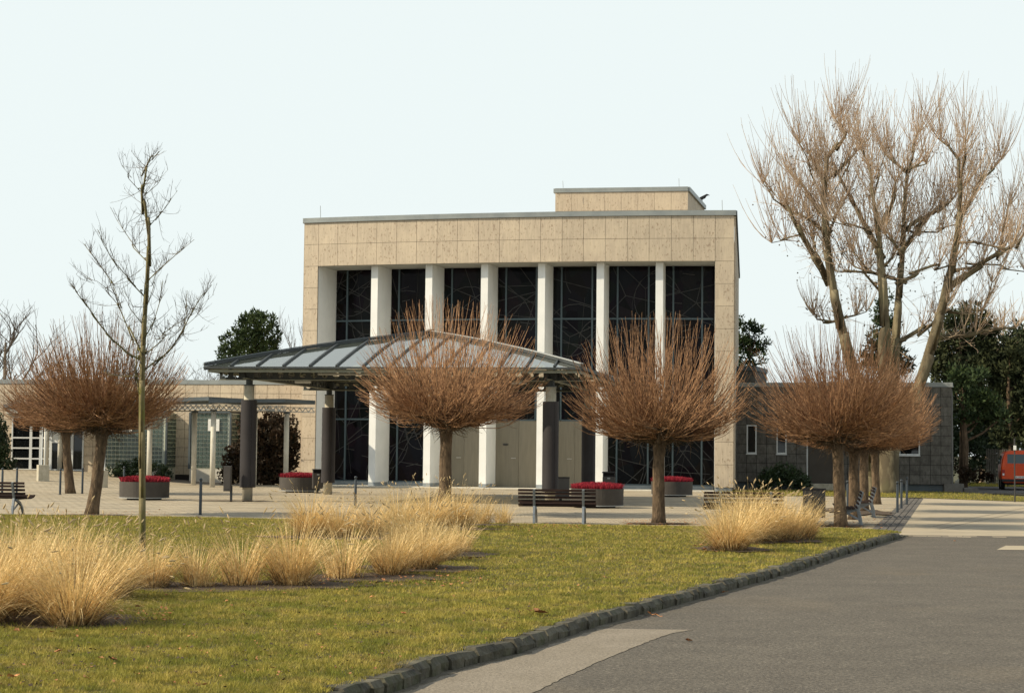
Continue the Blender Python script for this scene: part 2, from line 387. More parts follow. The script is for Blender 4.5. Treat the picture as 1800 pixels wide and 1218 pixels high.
# curved dark joint lines on the drive
for pl in ([(1640,925),(1700,912),(1760,901),(1840,884)],[(1650,930),(1710,917),(1770,905),(1850,889)]):
    mb=MB(); P=[pick(*q) for q in pl]
    for a,b in zip(P,P[1:]): mb.quad((a.x-.03,a.y-.10,.004),(a.x+.03,a.y+.10,.004),(b.x+.03,b.y+.10,.004),(b.x-.03,b.y-.10,.004))
    solo('paving_joint',mb,M['joint'],(0,0,0),kind='structure')
# grass strip in front of the right wing, and the dark brick drive
mb=MB(); 
TL=[pick(*p) for p in [(1300,872),(1440,872),(1621,875.5),(1800,882),(1990,889)]]
TH=[pick(*p) for p in [(1300,862),(1440,862),(1660,863.6),(1800,874),(1990,883)]]
for a,b,c,d in zip(TL,TL[1:],TH[1:],TH): mb.quad((a.x,a.y,.012),(b.x,b.y,.012),(c.x,c.y,.012),(d.x,d.y,.012))
solo('grass_strip',mb,M['grassbase'],(0,0,0),kind='structure')
# brick drive where the van stands: rows of setts
mb=MB(); mb.quad((19,82,-.02),(60,70,-.02),(60,104,-.02),(19,104,-.02)); solo('drive_bed',mb,M['joint'],(0,0,0),kind='structure')
sett_me=None
mb=MB(); mb.hexa([(-.5,-.5,-.5),(.5,-.5,-.5),(.5,.5,-.5),(-.5,.5,-.5),(-.46,-.46,.5),(.46,-.46,.5),(.46,.46,.5),(-.46,.46,.5)])
sett_me=mesh_from('sett',mb.v,mb.f,M['dbrick'])
mb=MB(); k=0
for j in range(40):
    for i in range(34):
        x=20.3+i*.42+(j%2)*.21; y=82.5+j*.42
        lo=TH[2].y+(TH[3].y-TH[2].y)*(x-TH[2].x)/(TH[3].x-TH[2].x) if x>TH[2].x else TH[2].y
        if y>lo+.3 and y<98 : mb.box((x,y,-.005),(.40,.40,.05),0)
solo('drive_setts',mb,M['dbrick'],(0,0,0),kind='stuff',label='dark brick setts of the drive under the orange van',cat='paving')
# dark sett band across the plaza end
a,b=STRIP; d=(b-a); L_=d.length; d.normalize(); s_=Vector((d.y,-d.x,0))
mb=MB(); mb.quad(tuple(a-s_*.33+Vector((0,0,-.02))),tuple(a+s_*.33+Vector((0,0,-.02))),tuple(b+s_*.33+Vector((0,0,-.02))),tuple(b-s_*.33+Vector((0,0,-.02))))
band=solo('sett_band',mb,M['joint'],(0,0,0),kind='structure')
for i in range(int(L_/.22)):
    for j in range(4):
        p=a+d*(i*.22+.11)+s_*(-.255+j*.17)
        o=inst('sett',sett_me,band,(p.x,p.y,-.006+rnd.uniform(-.003,.003)),(0,0,math.atan2(d.y,d.x)),(.205,.155,.03))

# plaza: dark joint bed + individual pavers near, joined pavers beyond
def in_plaza(x,y):
    if y<back_y(x)+.02: return False
    if y>38 and x>strip_x(y)-.33: return False
    if x<-31 or y>97: return False
    if x>9.5 and y>PTOP[0].y: return False
    if x>-9.7 and y>82.6-.24*(x+9.7): return False
    if -19<x<-9.9 and y>82.5+ (-9.9-x)*.25: return False
    return True
mb=MB()
gx=[-32+i for i in range(44)]; gy=[38+j for j in range(60)]
idx={}
for j,y in enumerate(gy):
    for i,x in enumerate(gx):
        mb.v.append((x,y,terr(x,y)-.016))
for j in range(len(gy)-1):
    for i in range(len(gx)-1):
        a=j*len(gx)+i; cx,cy=gx[i]+.5,gy[j]+.5
        if cy>back_y(cx)-.9 and cx<strip_x(cy)+.6: mb.f.append((a,a+1,a+1+len(gx),a+len(gx)))
plaza=solo('plaza',mb,M['joint'],(0,0,0),kind='structure')
U=Vector((.986,-.165,0)).normalized(); V=Vector((.165,.986,0)).normalized()
mb=MB(); mb.hexa([(-.5,-.5,-.5),(.5,-.5,-.5),(.5,.5,-.5),(-.5,.5,-.5),(-.485,-.485,.5),(.485,-.485,.5),(.485,.485,.5),(-.485,.485,.5)])
pav_me=mesh_from('paver',mb.v,mb.f,M['paver'])
cells=[]
for j in range(60,340):
    for i in range(-240,140):
        c=U*((i+(j%2)*.5)*.30)+V*(j*.30)
        if in_plaza(c.x,c.y): cells.append((c.x,c.y))
cells.sort(key=lambda c:(c[1] if abs(c[0]/c[1])<.29 else 999))
rz=math.atan2(U.y,U.x)
for (x,y) in cells[:290]:
    inst('paver',pav_me,plaza,(x,y,terr(x,y)-.012+rnd.uniform(-.002,.002)),(0,0,rz),(.289,.289,.026))
mb=MB()
for (x,y) in cells[290:]:
    if abs(x/y)>.36: continue
    t=[]
    dz=rnd.uniform(-.0015,.0015)
    for sx,sy in ((-1,-1),(1,-1),(1,1),(-1,1)):
        p=Vector((x,y,0))+U*(sx*.143)+V*(sy*.143); t.append((p.x,p.y,terr(p.x,p.y)+dz))
    n=len(mb.v); mb.v+=t+[(a,b,c-.02) for a,b,c in t]
    mb.f.append((n,n+1,n+2,n+3)); mb.f.append((n+4,n+5,n+1,n)); mb.f.append((n+5,n+6,n+2,n+1)); mb.f.append((n+7,n+4,n,n+3))
obj('far_pavers',mb,M['paver'],plaza,kind='stuff')

# lawn: base sheet following the kerb
mb=MB(); YY=[2+i*.75 for i in range(62)]
prev=None
for y in YY:
    xr=kerb_x(y)-.14; row=[]
    nX=40
    for i in range(nX+1):
        x=-30+(xr+30)*i/nX
        row.append((x,min(y,back_y(x)),lawn_h(x,min(y,back_y(x)))))
    if prev is not None:
        n=len(mb.v); mb.v+=prev+row
        for i in range(nX): mb.f.append((n+i,n+i+1,n+nX+1+i+1,n+nX+1+i))
    prev=row
    if y>KERB[-1].y+8: break
solo('lawn',mb,M['grassbase'],(0,0,0),kind='structure')

# soil beds
SOIL=[]
def blob(name,center_px,hw,hd,z,mt,n=26,kind='structure',rs=3):
    c=G(*center_px); hw*=.86; hd*=.86; z+=.0016*len(SOIL); SOIL.append((c.x,c.y,hw,hd)); r_=random.Random(rs); P=[]
    for i in range(n):
        a=2*math.pi*i/n; k=1+r_.uniform(-.22,.16)
        x=c.x+hw*k*math.cos(a); y=c.y+hd*k*math.sin(a)
        P.append((x,y,gz(x,y)+z))
    mb=MB(); n0=len(P)
    mb.v=[(c.x,c.y,c.z+z)]+P
    for i in range(n0): mb.f.append((0,1+i,1+(i+1)%n0))
    return solo(name,mb,mt,(0,0,0),kind=kind)
for cp,hw,hd in [((125,1092),.80,.95),((15,1078),1.0,1.0),((330,1032),1.6,.85),((520,1028),.95,.8),((640,1016),1.2,.9),((745,1000),1.0,.9),((800,975),.7,1.0),
                 ((600,946),1.9,.8),((760,930),1.6,1.0),((850,923),1.2,.5),((1285,966),.75,1.0),((1350,950),1.2,1.4),((1160,921),1.0,.55),((160,907),1.2,.6),
                 ((1482,925),.7,.7),((1505,900),1.2,3.5),((410,881),1.7,.45),((780,905),.9,.7)]:
    blob('soil_bed',cp,hw,hd,.007,M['soil'],rs=int(cp[0]))

# kerb: individual rough stones + mortar gutter
def resample(P,step):
    out=[P[0]]; acc=0; 
    for a,b in zip(P,P[1:]):
        L=(b-a).length; t=step-acc
        while t<L: out.append(a.lerp(b,t/L)); t+=step
        acc=(acc+L)%step if L>0 else acc
    return out
ks=[p for p in KERB]
kerb=thing('stone_kerb',(KERB[4].x,KERB[4].y,0),'low kerb of rough mossy stones between the lawn and the asphalt road','kerb')
d_along=[]; tot=0; cum=[0]
for a,b in zip(ks,ks[1:]): tot+=(b-a).length; cum.append(tot)
def along(s):
    for i in range(len(cum)-1):
        if s<=cum[i+1]: return ks[i].lerp(ks[i+1],(s-cum[i])/(cum[i+1]-cum[i])), (ks[i+1]-ks[i]).normalized()
    return ks[-1],(ks[-1]-ks[-2]).normalized()
s=0; stones=0
while s<tot-.05:
    w=rnd.choice([.2,.24,.28,.33,.4]); p,d=along(min(tot,s+w/2)); nrm=Vector((-d.y,d.x,0))
    if nrm.x>0: nrm=-nrm
    h=(.122+rnd.uniform(-.010,.012))*(1 if tot-s>2 else max(.25,(tot-s)/2)); dep=.15+rnd.uniform(-.02,.03); off=rnd.uniform(-.018,.022)
    tw=rnd.uniform(-.08,.08)
    bm_=MB(); j=lambda a:a+rnd.uniform(-.012,.012)
    hw=w/2-.006
    lo=[(j(-hw),0),(j(hw),0),(j(hw),dep),(j(-hw),dep)]
    top=[(j(-hw*.93),.02+j(0)),(j(hw*.93),.02+j(0)),(j(hw*.93),dep),(j(-hw*.93),dep)]
    base=p+nrm*off
    pts=[]
    for (a,b) in lo: q=base+d*a+nrm*(b-.01); pts.append((q.x,q.y,-.03))
    midp=[]
    for (a,b) in lo: q=base+d*(a*1.02)+nrm*(b-.018+rnd.uniform(-.006,.006)); midp.append((q.x,q.y,h*.6+rnd.uniform(-.02,.02)))
    tp=[]
    for (a,b) in top: q=base+d*a+nrm*b; tp.append((q.x,q.y,h+rnd.uniform(-.007,.007)))
    n=0; bm_.v=pts+midp+tp
    for l in (0,4):
        for i in range(4): bm_.f.append((l+i,l+(i+1)%4,l+4+(i+1)%4,l+4+i))
    bm_.f.append((8,9,10,11)); 
    q=Vector((p.x,p.y,0)); bm_.v=[(a-q.x,b-q.y,c) for a,b,c in bm_.v]
    if stones<299:
        me=mesh_from('kerb_stone',bm_.v,bm_.f,M['kerb']); o=inst('kerb_stone',me,kerb,(q.x,q.y,0))
    stones+=1; s+=w
mb=MB()
P=[along(tot*i/260)[0] for i in range(261)]; D=[along(tot*i/260)[1] for i in range(261)]
for i in range(260):
    q=[]
    for t in (i,i+1):
        n_=Vector((D[t].y,-D[t].x,0)); n_=n_ if n_.x>0 else -n_
        r2=random.Random(t); wv=.075+.02*math.sin(t*1.7)+r2.uniform(-.012,.012)
        q.append((P[t]-n_*.03,P[t]+n_*wv))
    (a,b),(c,d)=q
    mb.quad((a.x,a.y,.010),(b.x,b.y,.009),(d.x,d.y,.009),(c.x,c.y,.010))
    mb.quad((b.x,b.y,.009),(b.x+.004,b.y-.002,-.002),(d.x+.004,d.y-.002,-.002),(d.x,d.y,.009))
obj('gutter_strip',mb,M['gutter'],kerb)

# ================================================================== MAIN BUILDING
XL,XW=-9.67,19.41
def Pf(t): return Vector((XL+XW*t,82.8-6.9*t+2.6*t*t,0))
def Nf(t):
    s=(-6.9+5.2*t)/XW; return Vector((-s,1,0)).normalized()
def Qf(t,off): return Pf(t)+Nf(t)*off
def ray_k(px,py):
    d=RM.to_3x3()@Vector(((px-W0/2)/F,-(py-H0/2)/F,-1.0)); return d.x/d.y
def tsolve(px,py,off=0.0):
    k=ray_k(px,py); lo,hi=-.2,1.2
    for _ in range(50):
        m_=(lo+hi)/2; q=Qf(m_,off)
        if q.x/q.y<k: lo=m_
        else: hi=m_
    return (lo+hi)/2
bld=thing('main_hall',(0,82,0),'tall travertine clad hall with white fins and dark leaded glass front','building')
SL0=MB(); SL0.hexa([(-.5,-.5,-.5),(.5,-.5,-.5),(.5,.5,-.5),(-.5,.5,-.5),(-.5,-.5,.5),(.5,-.5,.5),(.5,.5,.5),(-.5,.5,.5)])
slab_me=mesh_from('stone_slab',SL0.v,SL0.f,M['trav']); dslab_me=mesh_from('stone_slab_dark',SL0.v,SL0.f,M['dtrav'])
ZL,ZT=10.12,12.14
tl=tsolve(559.5,440); tr=tsolve(1257,440)
joints=[0]+[tsolve(x,430) for x in (560,593.5,627.5,662,697,732,768,804,841,878,912.5,950,988,1025.5,1064,1102.6,1141,1180,1218.7,1257.3)]+[1.0]
def slab(me,a,b,z0,z1,parent,th=.05,g=.007):
    d=b-a; L=d.length; c=(a+b)/2
    o=inst('stone_slab',me,parent,(c.x,c.y,(z0+z1)/2),(0,0,math.atan2(d.y,d.x)),(L-2*g,th+rnd.uniform(-.004,.004),(z1-z0)-2*g)); return o
for a,b in zip(joints,joints[1:]):
    for r_ in range(2):
        z0=ZL+r_*1.01; slab(slab_me,Qf(a,.025),Qf(b,.025),z0,z0+1.01,bld)
for a,b in ((0,tl),(tr,1.0)):
    hh=(ZL-.19)/10
    for r_ in range(10): slab(slab_me,Qf(a,.025),Qf(b,.025),.19+r_*hh,.19+(r_+1)*hh,bld)
def curved(t0,t1,o0,o1,z0,z1,n=16):
    mb=MB()
    A=[Qf(t0+(t1-t0)*i/n,o0) for i in range(n+1)]; B=[Qf(t0+(t1-t0)*i/n,o1) for i in range(n+1)]
    for i in range(n):
        a,b,c,d=A[i],A[i+1],B[i+1],B[i]
        mb.quad((a.x,a.y,z0),(b.x,b.y,z0),(b.x,b.y,z1),(a.x,a.y,z1))
        mb.quad((a.x,a.y,z1),(b.x,b.y,z1),(c.x,c.y,z1),(d.x,d.y,z1))
        mb.quad((d.x,d.y,z0),(c.x,c.y,z0),(b.x,b.y,z0),(a.x,a.y,z0))
        mb.quad((c.x,c.y,z0),(d.x,d.y,z0),(d.x,d.y,z1),(c.x,c.y,z1))
    for a,d in ((A[0],B[0]),(A[-1],B[-1])): mb.quad((a.x,a.y,z0),(d.x,d.y,z0),(d.x,d.y,z1),(a.x,a.y,z1))
    return mb
obj('slab_backing',curved(.0015,.9985,.052,.12,ZL+.012,ZT),M['back'],bld)
for a,b in ((.0015,tl-.0012),(tr+.0012,.9985)): obj('slab_backing',curved(a,b,.052,.12,.20,ZL+.010,4),M['back'],bld)
obj('lintel',curved(.001,.999,.122,2.3,ZL,ZT-.002),M['soffit'],bld)
obj('pier',curved(.001,tl-.001,.122,2.3,.19,ZL-.003,4),M['white'],bld)
obj('pier',curved(tr+.001,.999,.122,2.3,.19,ZL-.003,4),M['white'],bld)
obj('coping',curved(-.004,1.004,-.07,.5,ZT+.002,ZT+.225),M['zinc'],bld)
obj('base_plinth',curved(.003,tl-.002,.07,2.3,-.05,.188,4),M['plinth'],bld)
obj('base_plinth',curved(tr+.002,.997,.07,2.3,-.05,.188,4),M['plinth'],bld)
obj('threshold_step',curved(tl,tr,-.25,2.6,-.05,.035,16),M['pconc'],bld)
# body behind the glass
n=12; foot=[Qf(i/n,2.45) for i in range(n+1)]+[Vector((13.5,107,0)),Vector((-5.9,112,0))]
mb=MB()
k=len(foot)
for i in range(k):
    a=foot[i]; b=foot[(i+1)%k]; mb.quad((a.x,a.y,-.05),(b.x,b.y,-.05),(b.x,b.y,ZT-.01),(a.x,a.y,ZT-.01))
mb.poly([(p.x,p.y,ZT-.01) for p in foot])
obj('rear_wall',mb,M['trav'],bld)
# side faces of the front frame up to the body, pale metal cladding
for t,sg in ((1.0,1),(0.0,-1)):
    a=Qf(t,.05); b=Vector((13.5,107,0)) if t==1 else Vector((-5.9,112,0)); w=Vector((sg*.03,0,0))
    mb=MB(); mb.bar(a+w+Vector((0,0,(ZT+.1)/2)),b+w+Vector((0,0,(ZT+.1)/2)),.05,ZT-.15)
    obj('side_cladding',mb,M['trav'],bld)
    mb=MB(); mb.bar(a+Vector((sg*.05,0,ZT+.112)),b+Vector((sg*.05,0,ZT+.112)),.16,.215); obj('side_coping',mb,M['dzinc'],bld)
# white fins
FX=[(652,1997),(747.5,1900),(845.2,1802),(945.5,1715),(1048.8,1530),(1152.6,1390)]
FB=[]
for px,vp in FX:
    t=tsolve(px+6.5,480,.42); q=Qf(t,.42); dn=Vector(((vp-900)/F,1,0)).normalized(); ta=Vector((dn.y,-dn.x,0))
    a=q-ta*.165; b=q+ta*.165; c=b+dn*1.7; d=a+dn*1.7
    mb=MB(); mb.hexa([(p.x,p.y,.20) for p in (a,b,c,d)]+[(p.x,p.y,ZL-.004) for p in (a,b,c,d)])
    fin=obj('white_fin',mb,M['white'],bld)
    mb=MB(); mb.hexa([(p.x,p.y,.0) for p in (a,b,c,d)]+[(p.x,p.y,.197) for p in (a,b,c,d)])
    obj('fin_base',mb,M['plinth'],fin)
    FB.append((q+dn*1.6,ta))
# bays
ends=[Qf(tl,2.1)]+[f[0] for f in FB]+[Qf(tr,2.1)]
def clipseg(x0,y0,x1,y1,w,z0,z1):
    t0,t1=0.0,1.0; dx,dy=x1-x0,y1-y0
    for p,q in ((-dx,x0),(dx,w-x0),(-dy,y0-z0),(dy,z1-y0)):
        if abs(p)<1e-9:
            if q<0: return None
        else:
            r_=q/p
            if p<0: t0=max(t0,r_)
            else: t1=min(t1,r_)
    if t0>=t1: return None
    return (x0+dx*t0,y0+dy*t0,x0+dx*t1,y0+dy*t1)
def leadwork(w,z0,z1,seed):
    r_=random.Random(seed); S=[]
    H=z1-z0
    for _ in range(int(3+H)):                       # long crossing rays
        cx=r_.uniform(-.2*w,1.2*w); cz=r_.uniform(z0,z1); n_=r_.randint(3,6); a0=r_.uniform(0,3.14)
        for k in range(n_):
            a=a0+math.pi*2*k/n_+r_.uniform(-.25,.25); L=r_.uniform(1.4,4.0)
            S.append((cx,cz,cx+L*math.cos(a),cz+L*math.sin(a)))
    for _ in range(int(2+H*.8)):                    # arcs
        cx=r_.uniform(-.3*w,1.3*w); cz=r_.uniform(z0,z1); ra=r_.uniform(.5,1.7); a0=r_.uniform(0,6.28); sp=r_.uniform(2.0,5.0)
        prev=None
        for k in range(17):
            a=a0+sp*k/16; q=(cx+ra*math.cos(a),cz+ra*math.sin(a)*1.15)
            if prev: S.append((*prev,*q))
            prev=q
    for _ in range(int(H*1.2)):                        # short cross pieces
        cx=r_.uniform(0,w); cz=r_.uniform(z0,z1); a=r_.uniform(-.35,.35); L=r_.uniform(.25,.6)
        S.append((cx,cz,cx+L*math.cos(a),cz+L*math.sin(a)))
    out=[]
    for s_ in S:
        c=clipseg(*s_,w,z0,z1)
        if c: out.append(c)
    return out
DOORS=(2,3,4)
for i in range(7):
    A,B=ends[i],ends[i+1]; d=(B-A); w=d.length; d.normalize(); nrm=Vector((-d.y,d.x,0)); rz=math.atan2(d.y,d.x)
    def W(u,z,o=0.0): p=A+d*u+nrm*o; return Vector((p.x,p.y,z))
    zlo=3.10 if i in DOORS else .22
    us=[0,.22*w,.77*w,w]; zs=[zlo]+([3.10] if zlo<3 else [])+[7.72,ZL-.01]
    for a,b in zip(us,us[1:]):
        for c,e in zip(zs,zs[1:]):
            mb=MB(); mb.hexa([W(a+.004,c+.004,.0),W(b-.004,c+.004,.0),W(b-.004,c+.004,.02),W(a+.004,c+.004,.02),W(a+.004,e-.004,.0),W(b-.004,e-.004,.0),W(b-.004,e-.004,.02),W(a+.004,e-.004,.02)])
            obj('glass_pane',mb,M['stained'],bld)
    for u in us[1:3]:
        mb=MB(); mb.bar(W(u,zlo,-.045),W(u,ZL-.02,-.045),.075,.07,up=nrm); obj('mullion',mb,M['mull'],bld)
    for z in zs[1:-1]+[zlo]:
        for a,b in zip(us,us[1:]):
            mb=MB(); mb.bar(W(a+.04,z,-.04),W(b-.04,z,-.04),.05,.075); obj('transom',mb,M['mull'],bld)
    mb=MB()
    for (x0,y0,x1,y1) in leadwork(w,zlo+.05,ZL-.05,40+i): mb.bar(W(x0,y0,-.006),W(x1,y1,-.006),.012,.030,up=(0,0,1) if abs(x1-x0)>.02 else nrm)
    obj('lead_lines',mb,M['lead'],bld,kind='stuff')
    if zlo<1:
        mb=MB(); mb.bar(W(.0,.115,-.06),W(w,.115,-.06),.14,.17); obj('sill',mb,M['plinth'],bld)
    else:
        sp=.48*w
        for (a,b,hs_) in ((.05,sp-.004,1),(sp+.004,w-.05,0)):
            mb=MB(); mb.bar(W((a+b)/2,.045,-.06),W((a+b)/2,3.06,-.06),b-a,.07,up=nrm); dr=obj('bronze_door',mb,M['bronze'],bld)
            if hs_:
                mb=MB(); mb.bar(W(b-.34,1.36,-.15),W(b-.12,1.36,-.15),.03,.03); mb.bar(W(b-.14,1.36,-.16),W(b-.14,1.36,-.09),.03,.03); mb.bar(W(b-.32,1.36,-.16),W(b-.32,1.36,-.09),.03,.03)
                obj('door_handle',mb,M['steel'],dr)
            mb=MB(); mb.bar(W(b-.02,.05,-.10),W(b-.02,3.05,-.10),.035,.015,up=nrm); obj('astragal',mb,M['bronze'],dr)
        if i==3:
            mb=MB(); c=W(sp-.62,1.98,-.11); mb.box(c,(.26,.03,.035),rz); mb.box(c+Vector((0,0,.03)),(.2,.03,.02),rz); mb.box(c-Vector((0,0,.03)),(.2,.03,.02),rz)
            obj('letter_plate',mb,M['lead'],bld)
# penthouse on the roof
pa=Vector((2.33,99.2,0)); pb=Vector((9.6,98,0)); pc=Vector((11.3,105.4,0)); pd=pc+(pa-pb)
mb=MB(); z1=16.05
P4=[pa,pb,pc,pd]
mb.hexa([(p.x,p.y,ZT-.5) for p in P4]+[(p.x,p.y,z1) for p in P4]); ph=obj('roof_penthouse',mb,M['trav'],bld)
for k in range(8):
    a=pa.lerp(pb,k/8)-Vector((0,.035,0)); b=pa.lerp(pb,(k+1)/8)-Vector((0,.035,0)); slab(slab_me,a,b,z1-1.05,z1-.01,bld,th=.05); slab(slab_me,a,b,z1-2.1,z1-1.05,bld,th=.05)
mb=MB()
for a,b in ((pa,pb),(pb,pc),(pc,pd),(pd,pa)): mb.bar(a+Vector((0,0,z1+.12)),b+Vector((0,0,z1+.12)),.22,.24)
mb.hexa([(p.x,p.y,z1+.002) for p in P4]+[(p.x,p.y,z1+.10) for p in P4])
obj('penthouse_coping',mb,M['zinc'],ph)
for px,py,Y in ((564,362,83.5),(990,318,98.6),(1194,314,98.4),(1270,352,80)):
    p=at(px,py,Y); mb=MB(); zb=(z1+.2) if Y>90 else ZT+.2
    mb.tube([(p.x,p.y,zb),(p.x-.02,p.y,p.z)],.012,4); obj('lightning_rod',mb,M['zinc'],bld)

# ================================================================== RIGHT WING
wr=thing('right_wing',(15.5,84,0),'low grey slab clad wing with narrow white framed windows, right of the hall','building')
A=Vector((10.72,85.2,0)); B=Vector((20.25,82.5,0)); d=(B-A).normalized(); Lw=(B-A).length; nrm=Vector((-d.y,d.x,0))
def WR(u,z,o=0.0): p=A+d*u+nrm*o; return Vector((p.x,p.y,z))
ncol=21; cw=Lw/ncol; z0=.34; rh=.449
def uof(px,py):
    k=ray_k(px,py); return (k*A.y-A.x)/(d.x-k*d.y)
def opening(x0,x1,r0,r1): return (round(uof(x0,780)/cw),max(round(uof(x0,780)/cw)+1,round(uof(x1,780)/cw)),r0,r1)
ops=[(*opening(1320,1337,3,6),'narrow'),(*opening(1370,1387,3,6),'narrow'),(*opening(1425,1468,0,6),'door'),(*opening(1512,1528,3,6),'narrow'),(*opening(1577,1611,3,6),'wide')]
def free(i,j):
    return not any(a<=i<b and r0<=j<r1 for a,b,r0,r1,_ in ops)
for i in range(ncol):
    for j in range(10):
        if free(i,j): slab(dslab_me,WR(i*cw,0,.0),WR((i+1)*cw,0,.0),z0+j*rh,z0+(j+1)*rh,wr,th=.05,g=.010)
def wallpanel(name,Wf,L,z0,z1,holes,th0,th1,mt,parent):
    """wall body as boxes that leave rectangular holes (u0,u1,za,zb)"""
    cuts=sorted({0,L,*[h[0] for h in holes],*[h[1] for h in holes]}); mb=MB()
    for a,b in zip(cuts,cuts[1:]):
        mid=(a+b)/2; zz=z0
        hs_=sorted([h for h in holes if h[0]<mid<h[1]],key=lambda h:h[2])
        for h in hs_+[(0,0,z1,z1)]:
            if h[2]>zz: mb.hexa([Wf(a,zz,th0),Wf(b,zz,th0),Wf(b,zz,th1),Wf(a,zz,th1),Wf(a,h[2],th0),Wf(b,h[2],th0),Wf(b,h[2],th1),Wf(a,h[2],th1)])
            zz=h[3]
    return obj(name,mb,mt,parent)
holes=[(a*cw,b*cw,z0+r0*rh,z0+r1*rh) for a,b,r0,r1,_ in ops]
wallpanel('wall',WR,Lw,z0,z0+10*rh,holes,.028,.35,M['back'],wr)
for a,b,r0,r1,kd in ops:
    u0,u1,za,zb=a*cw,b*cw,z0+r0*rh,z0+r1*rh
    if kd=='door':
        mb=MB(); mb.hexa([WR(u0+.03,za,.08),WR(u1-.03,za,.08),WR(u1-.03,za,.14),WR(u0+.03,za,.14),WR(u0+.03,zb,.08),WR(u1-.03,zb,.08),WR(u1-.03,zb,.14),WR(u0+.03,zb,.14)])
        dd=obj('brown_door',mb,M['brown'],wr)
        mb=MB(); mb.bar(WR(u0+.02,za,.02),WR(u0+.02,zb,.02),.05,.10,up=nrm); mb.bar(WR(u1-.02,za,.02),WR(u1-.02,zb,.02),.05,.10,up=nrm); obj('door_frame',mb,M['gframe'],dd)
        mb=MB(); mb.bar(WR(u0-.1,.17,-.5),WR(u1+.1,.17,-.5),1.1,.30); obj('door_step',mb,M['conc'],wr)
        continue
    fw=.055
    mb=MB()
    mb.bar(WR(u0+fw/2,za,.0),WR(u0+fw/2,zb,.0),fw,.10,up=nrm); mb.bar(WR(u1-fw/2,za,.0),WR(u1-fw/2,zb,.0),fw,.10,up=nrm)
    mb.bar(WR(u0+fw,zb-fw/2,.0),WR(u1-fw,zb-fw/2,.0),.10,fw); mb.bar(WR(u0+fw,za+fw/2,.0),WR(u1-fw,za+fw/2,.0),.10,fw)
    f=obj('window',mb,M['gframe'],wr)
    mb=MB(); mb.bar(WR(u0-.02,za-.03,-.03),WR(u1+.02,za-.03,-.03),.16,.05); obj('sill',mb,M['gframe'],f)
    mb=MB(); mb.hexa([WR(u0+fw,za+fw,.03),WR(u1-fw,za+fw,.03),WR(u1-fw,za+fw,.04),WR(u0+fw,za+fw,.04),WR(u0+fw,zb-fw,.03),WR(u1-fw,zb-fw,.03),WR(u1-fw,zb-fw,.04),WR(u0+fw,zb-fw,.04)])
    obj('pane',mb,M['dglass'],f)
mb=MB(); mb.hexa([WR(.0,-.05,.12),WR(Lw-.1,-.05,.12),WR(Lw-.1,-.05,.4),WR(0,-.05,.4),WR(0,z0-.003,.12),WR(Lw-.1,z0-.003,.12),WR(Lw-.1,z0-.003,.4),WR(0,z0-.003,.4)]); obj('base_plinth',mb,M['dzinc'],wr)
mb=MB(); mb.hexa([WR(0,4.833,-.06),WR(Lw+.06,4.833,-.06),WR(Lw+.06,4.833,.5),WR(0,4.833,.5),WR(0,5.04,-.06),WR(Lw+.06,5.04,-.06),WR(Lw+.06,5.04,.5),WR(0,5.04,.5)]); obj('coping',mb,M['zinc'],wr)
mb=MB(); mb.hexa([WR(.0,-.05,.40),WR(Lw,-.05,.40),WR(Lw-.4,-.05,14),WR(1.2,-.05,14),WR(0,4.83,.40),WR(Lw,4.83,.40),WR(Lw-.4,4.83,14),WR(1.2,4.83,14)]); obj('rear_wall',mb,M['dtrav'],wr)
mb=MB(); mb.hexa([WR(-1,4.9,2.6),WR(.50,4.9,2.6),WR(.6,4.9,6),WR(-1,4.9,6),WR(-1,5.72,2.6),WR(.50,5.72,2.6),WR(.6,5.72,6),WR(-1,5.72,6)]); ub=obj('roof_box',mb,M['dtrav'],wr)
mb=MB(); mb.hexa([WR(-1,5.723,2.5),WR(.55,5.723,2.5),WR(.65,5.723,6),WR(-1,5.723,6),WR(-1,5.95,2.5),WR(.55,5.95,2.5),WR(.65,5.95,6),WR(-1,5.95,6)]); obj('roof_box_coping',mb,M['dzinc'],ub)

# ================================================================== LEFT WING
wl=thing('left_wing',(-18,89,0),'low beige slab clad wing with glass block bays, left of the hall','building')
A2=Vector((-27.6,91.55,0)); B2=Vector((-10.25,88.0,0)); d2=(B2-A2).normalized(); L2=(B2-A2).length; n2=Vector((-d2.y,d2.x,0))
def WL(u,z,o=0.0): p=A2+d2*u+n2*o; return Vector((p.x,p.y,z))
def uof2(px,py,o=0.0):
    A_=A2+n2*o; k=ray_k(px,py); return (k*A_.y-A_.x)/(d2.x-k*d2.y)
nc2=29; cw2=L2/nc2
uD=(uof2(20,790),uof2(149,790)); uA=(uof2(200,780),uof2(309,780)); uB=(uof2(352,780),uof2(420,780))
for i in range(nc2):
    for j in range(10):
        uc=(i+.5)*cw2; zc=z0+(j+.5)*rh
        if uD[0]<uc<uD[1] and zc<3.1: continue
        if (uA[0]-.1<uc<uA[1]+.1 or uB[0]-.1<uc<uB[1]+.1) and zc<3.4: continue
        slab(slab_me,WL(i*cw2,0),WL((i+1)*cw2,0),z0+j*rh,z0+(j+1)*rh,wl,th=.05,g=.009)
mb=MB(); mb.hexa([WL(0,-.1,.03),WL(L2,-.1,.03),WL(L2,-.1,.9),WL(0,-.1,.9),WL(0,4.82,.03),WL(L2,4.82,.03),WL(L2,4.82,.9),WL(0,4.82,.9)]); obj('wall',mb,M['back'],wl)
mb=MB(); mb.hexa([WL(0,-.1,.9),WL(L2,-.1,.9),WL(L2+2.5,-.1,16),WL(2,-.1,16),WL(0,4.82,.9),WL(L2,4.82,.9),WL(L2+2.5,4.82,16),WL(2,4.82,16)]); obj('rear_wall',mb,M['trav'],wl)
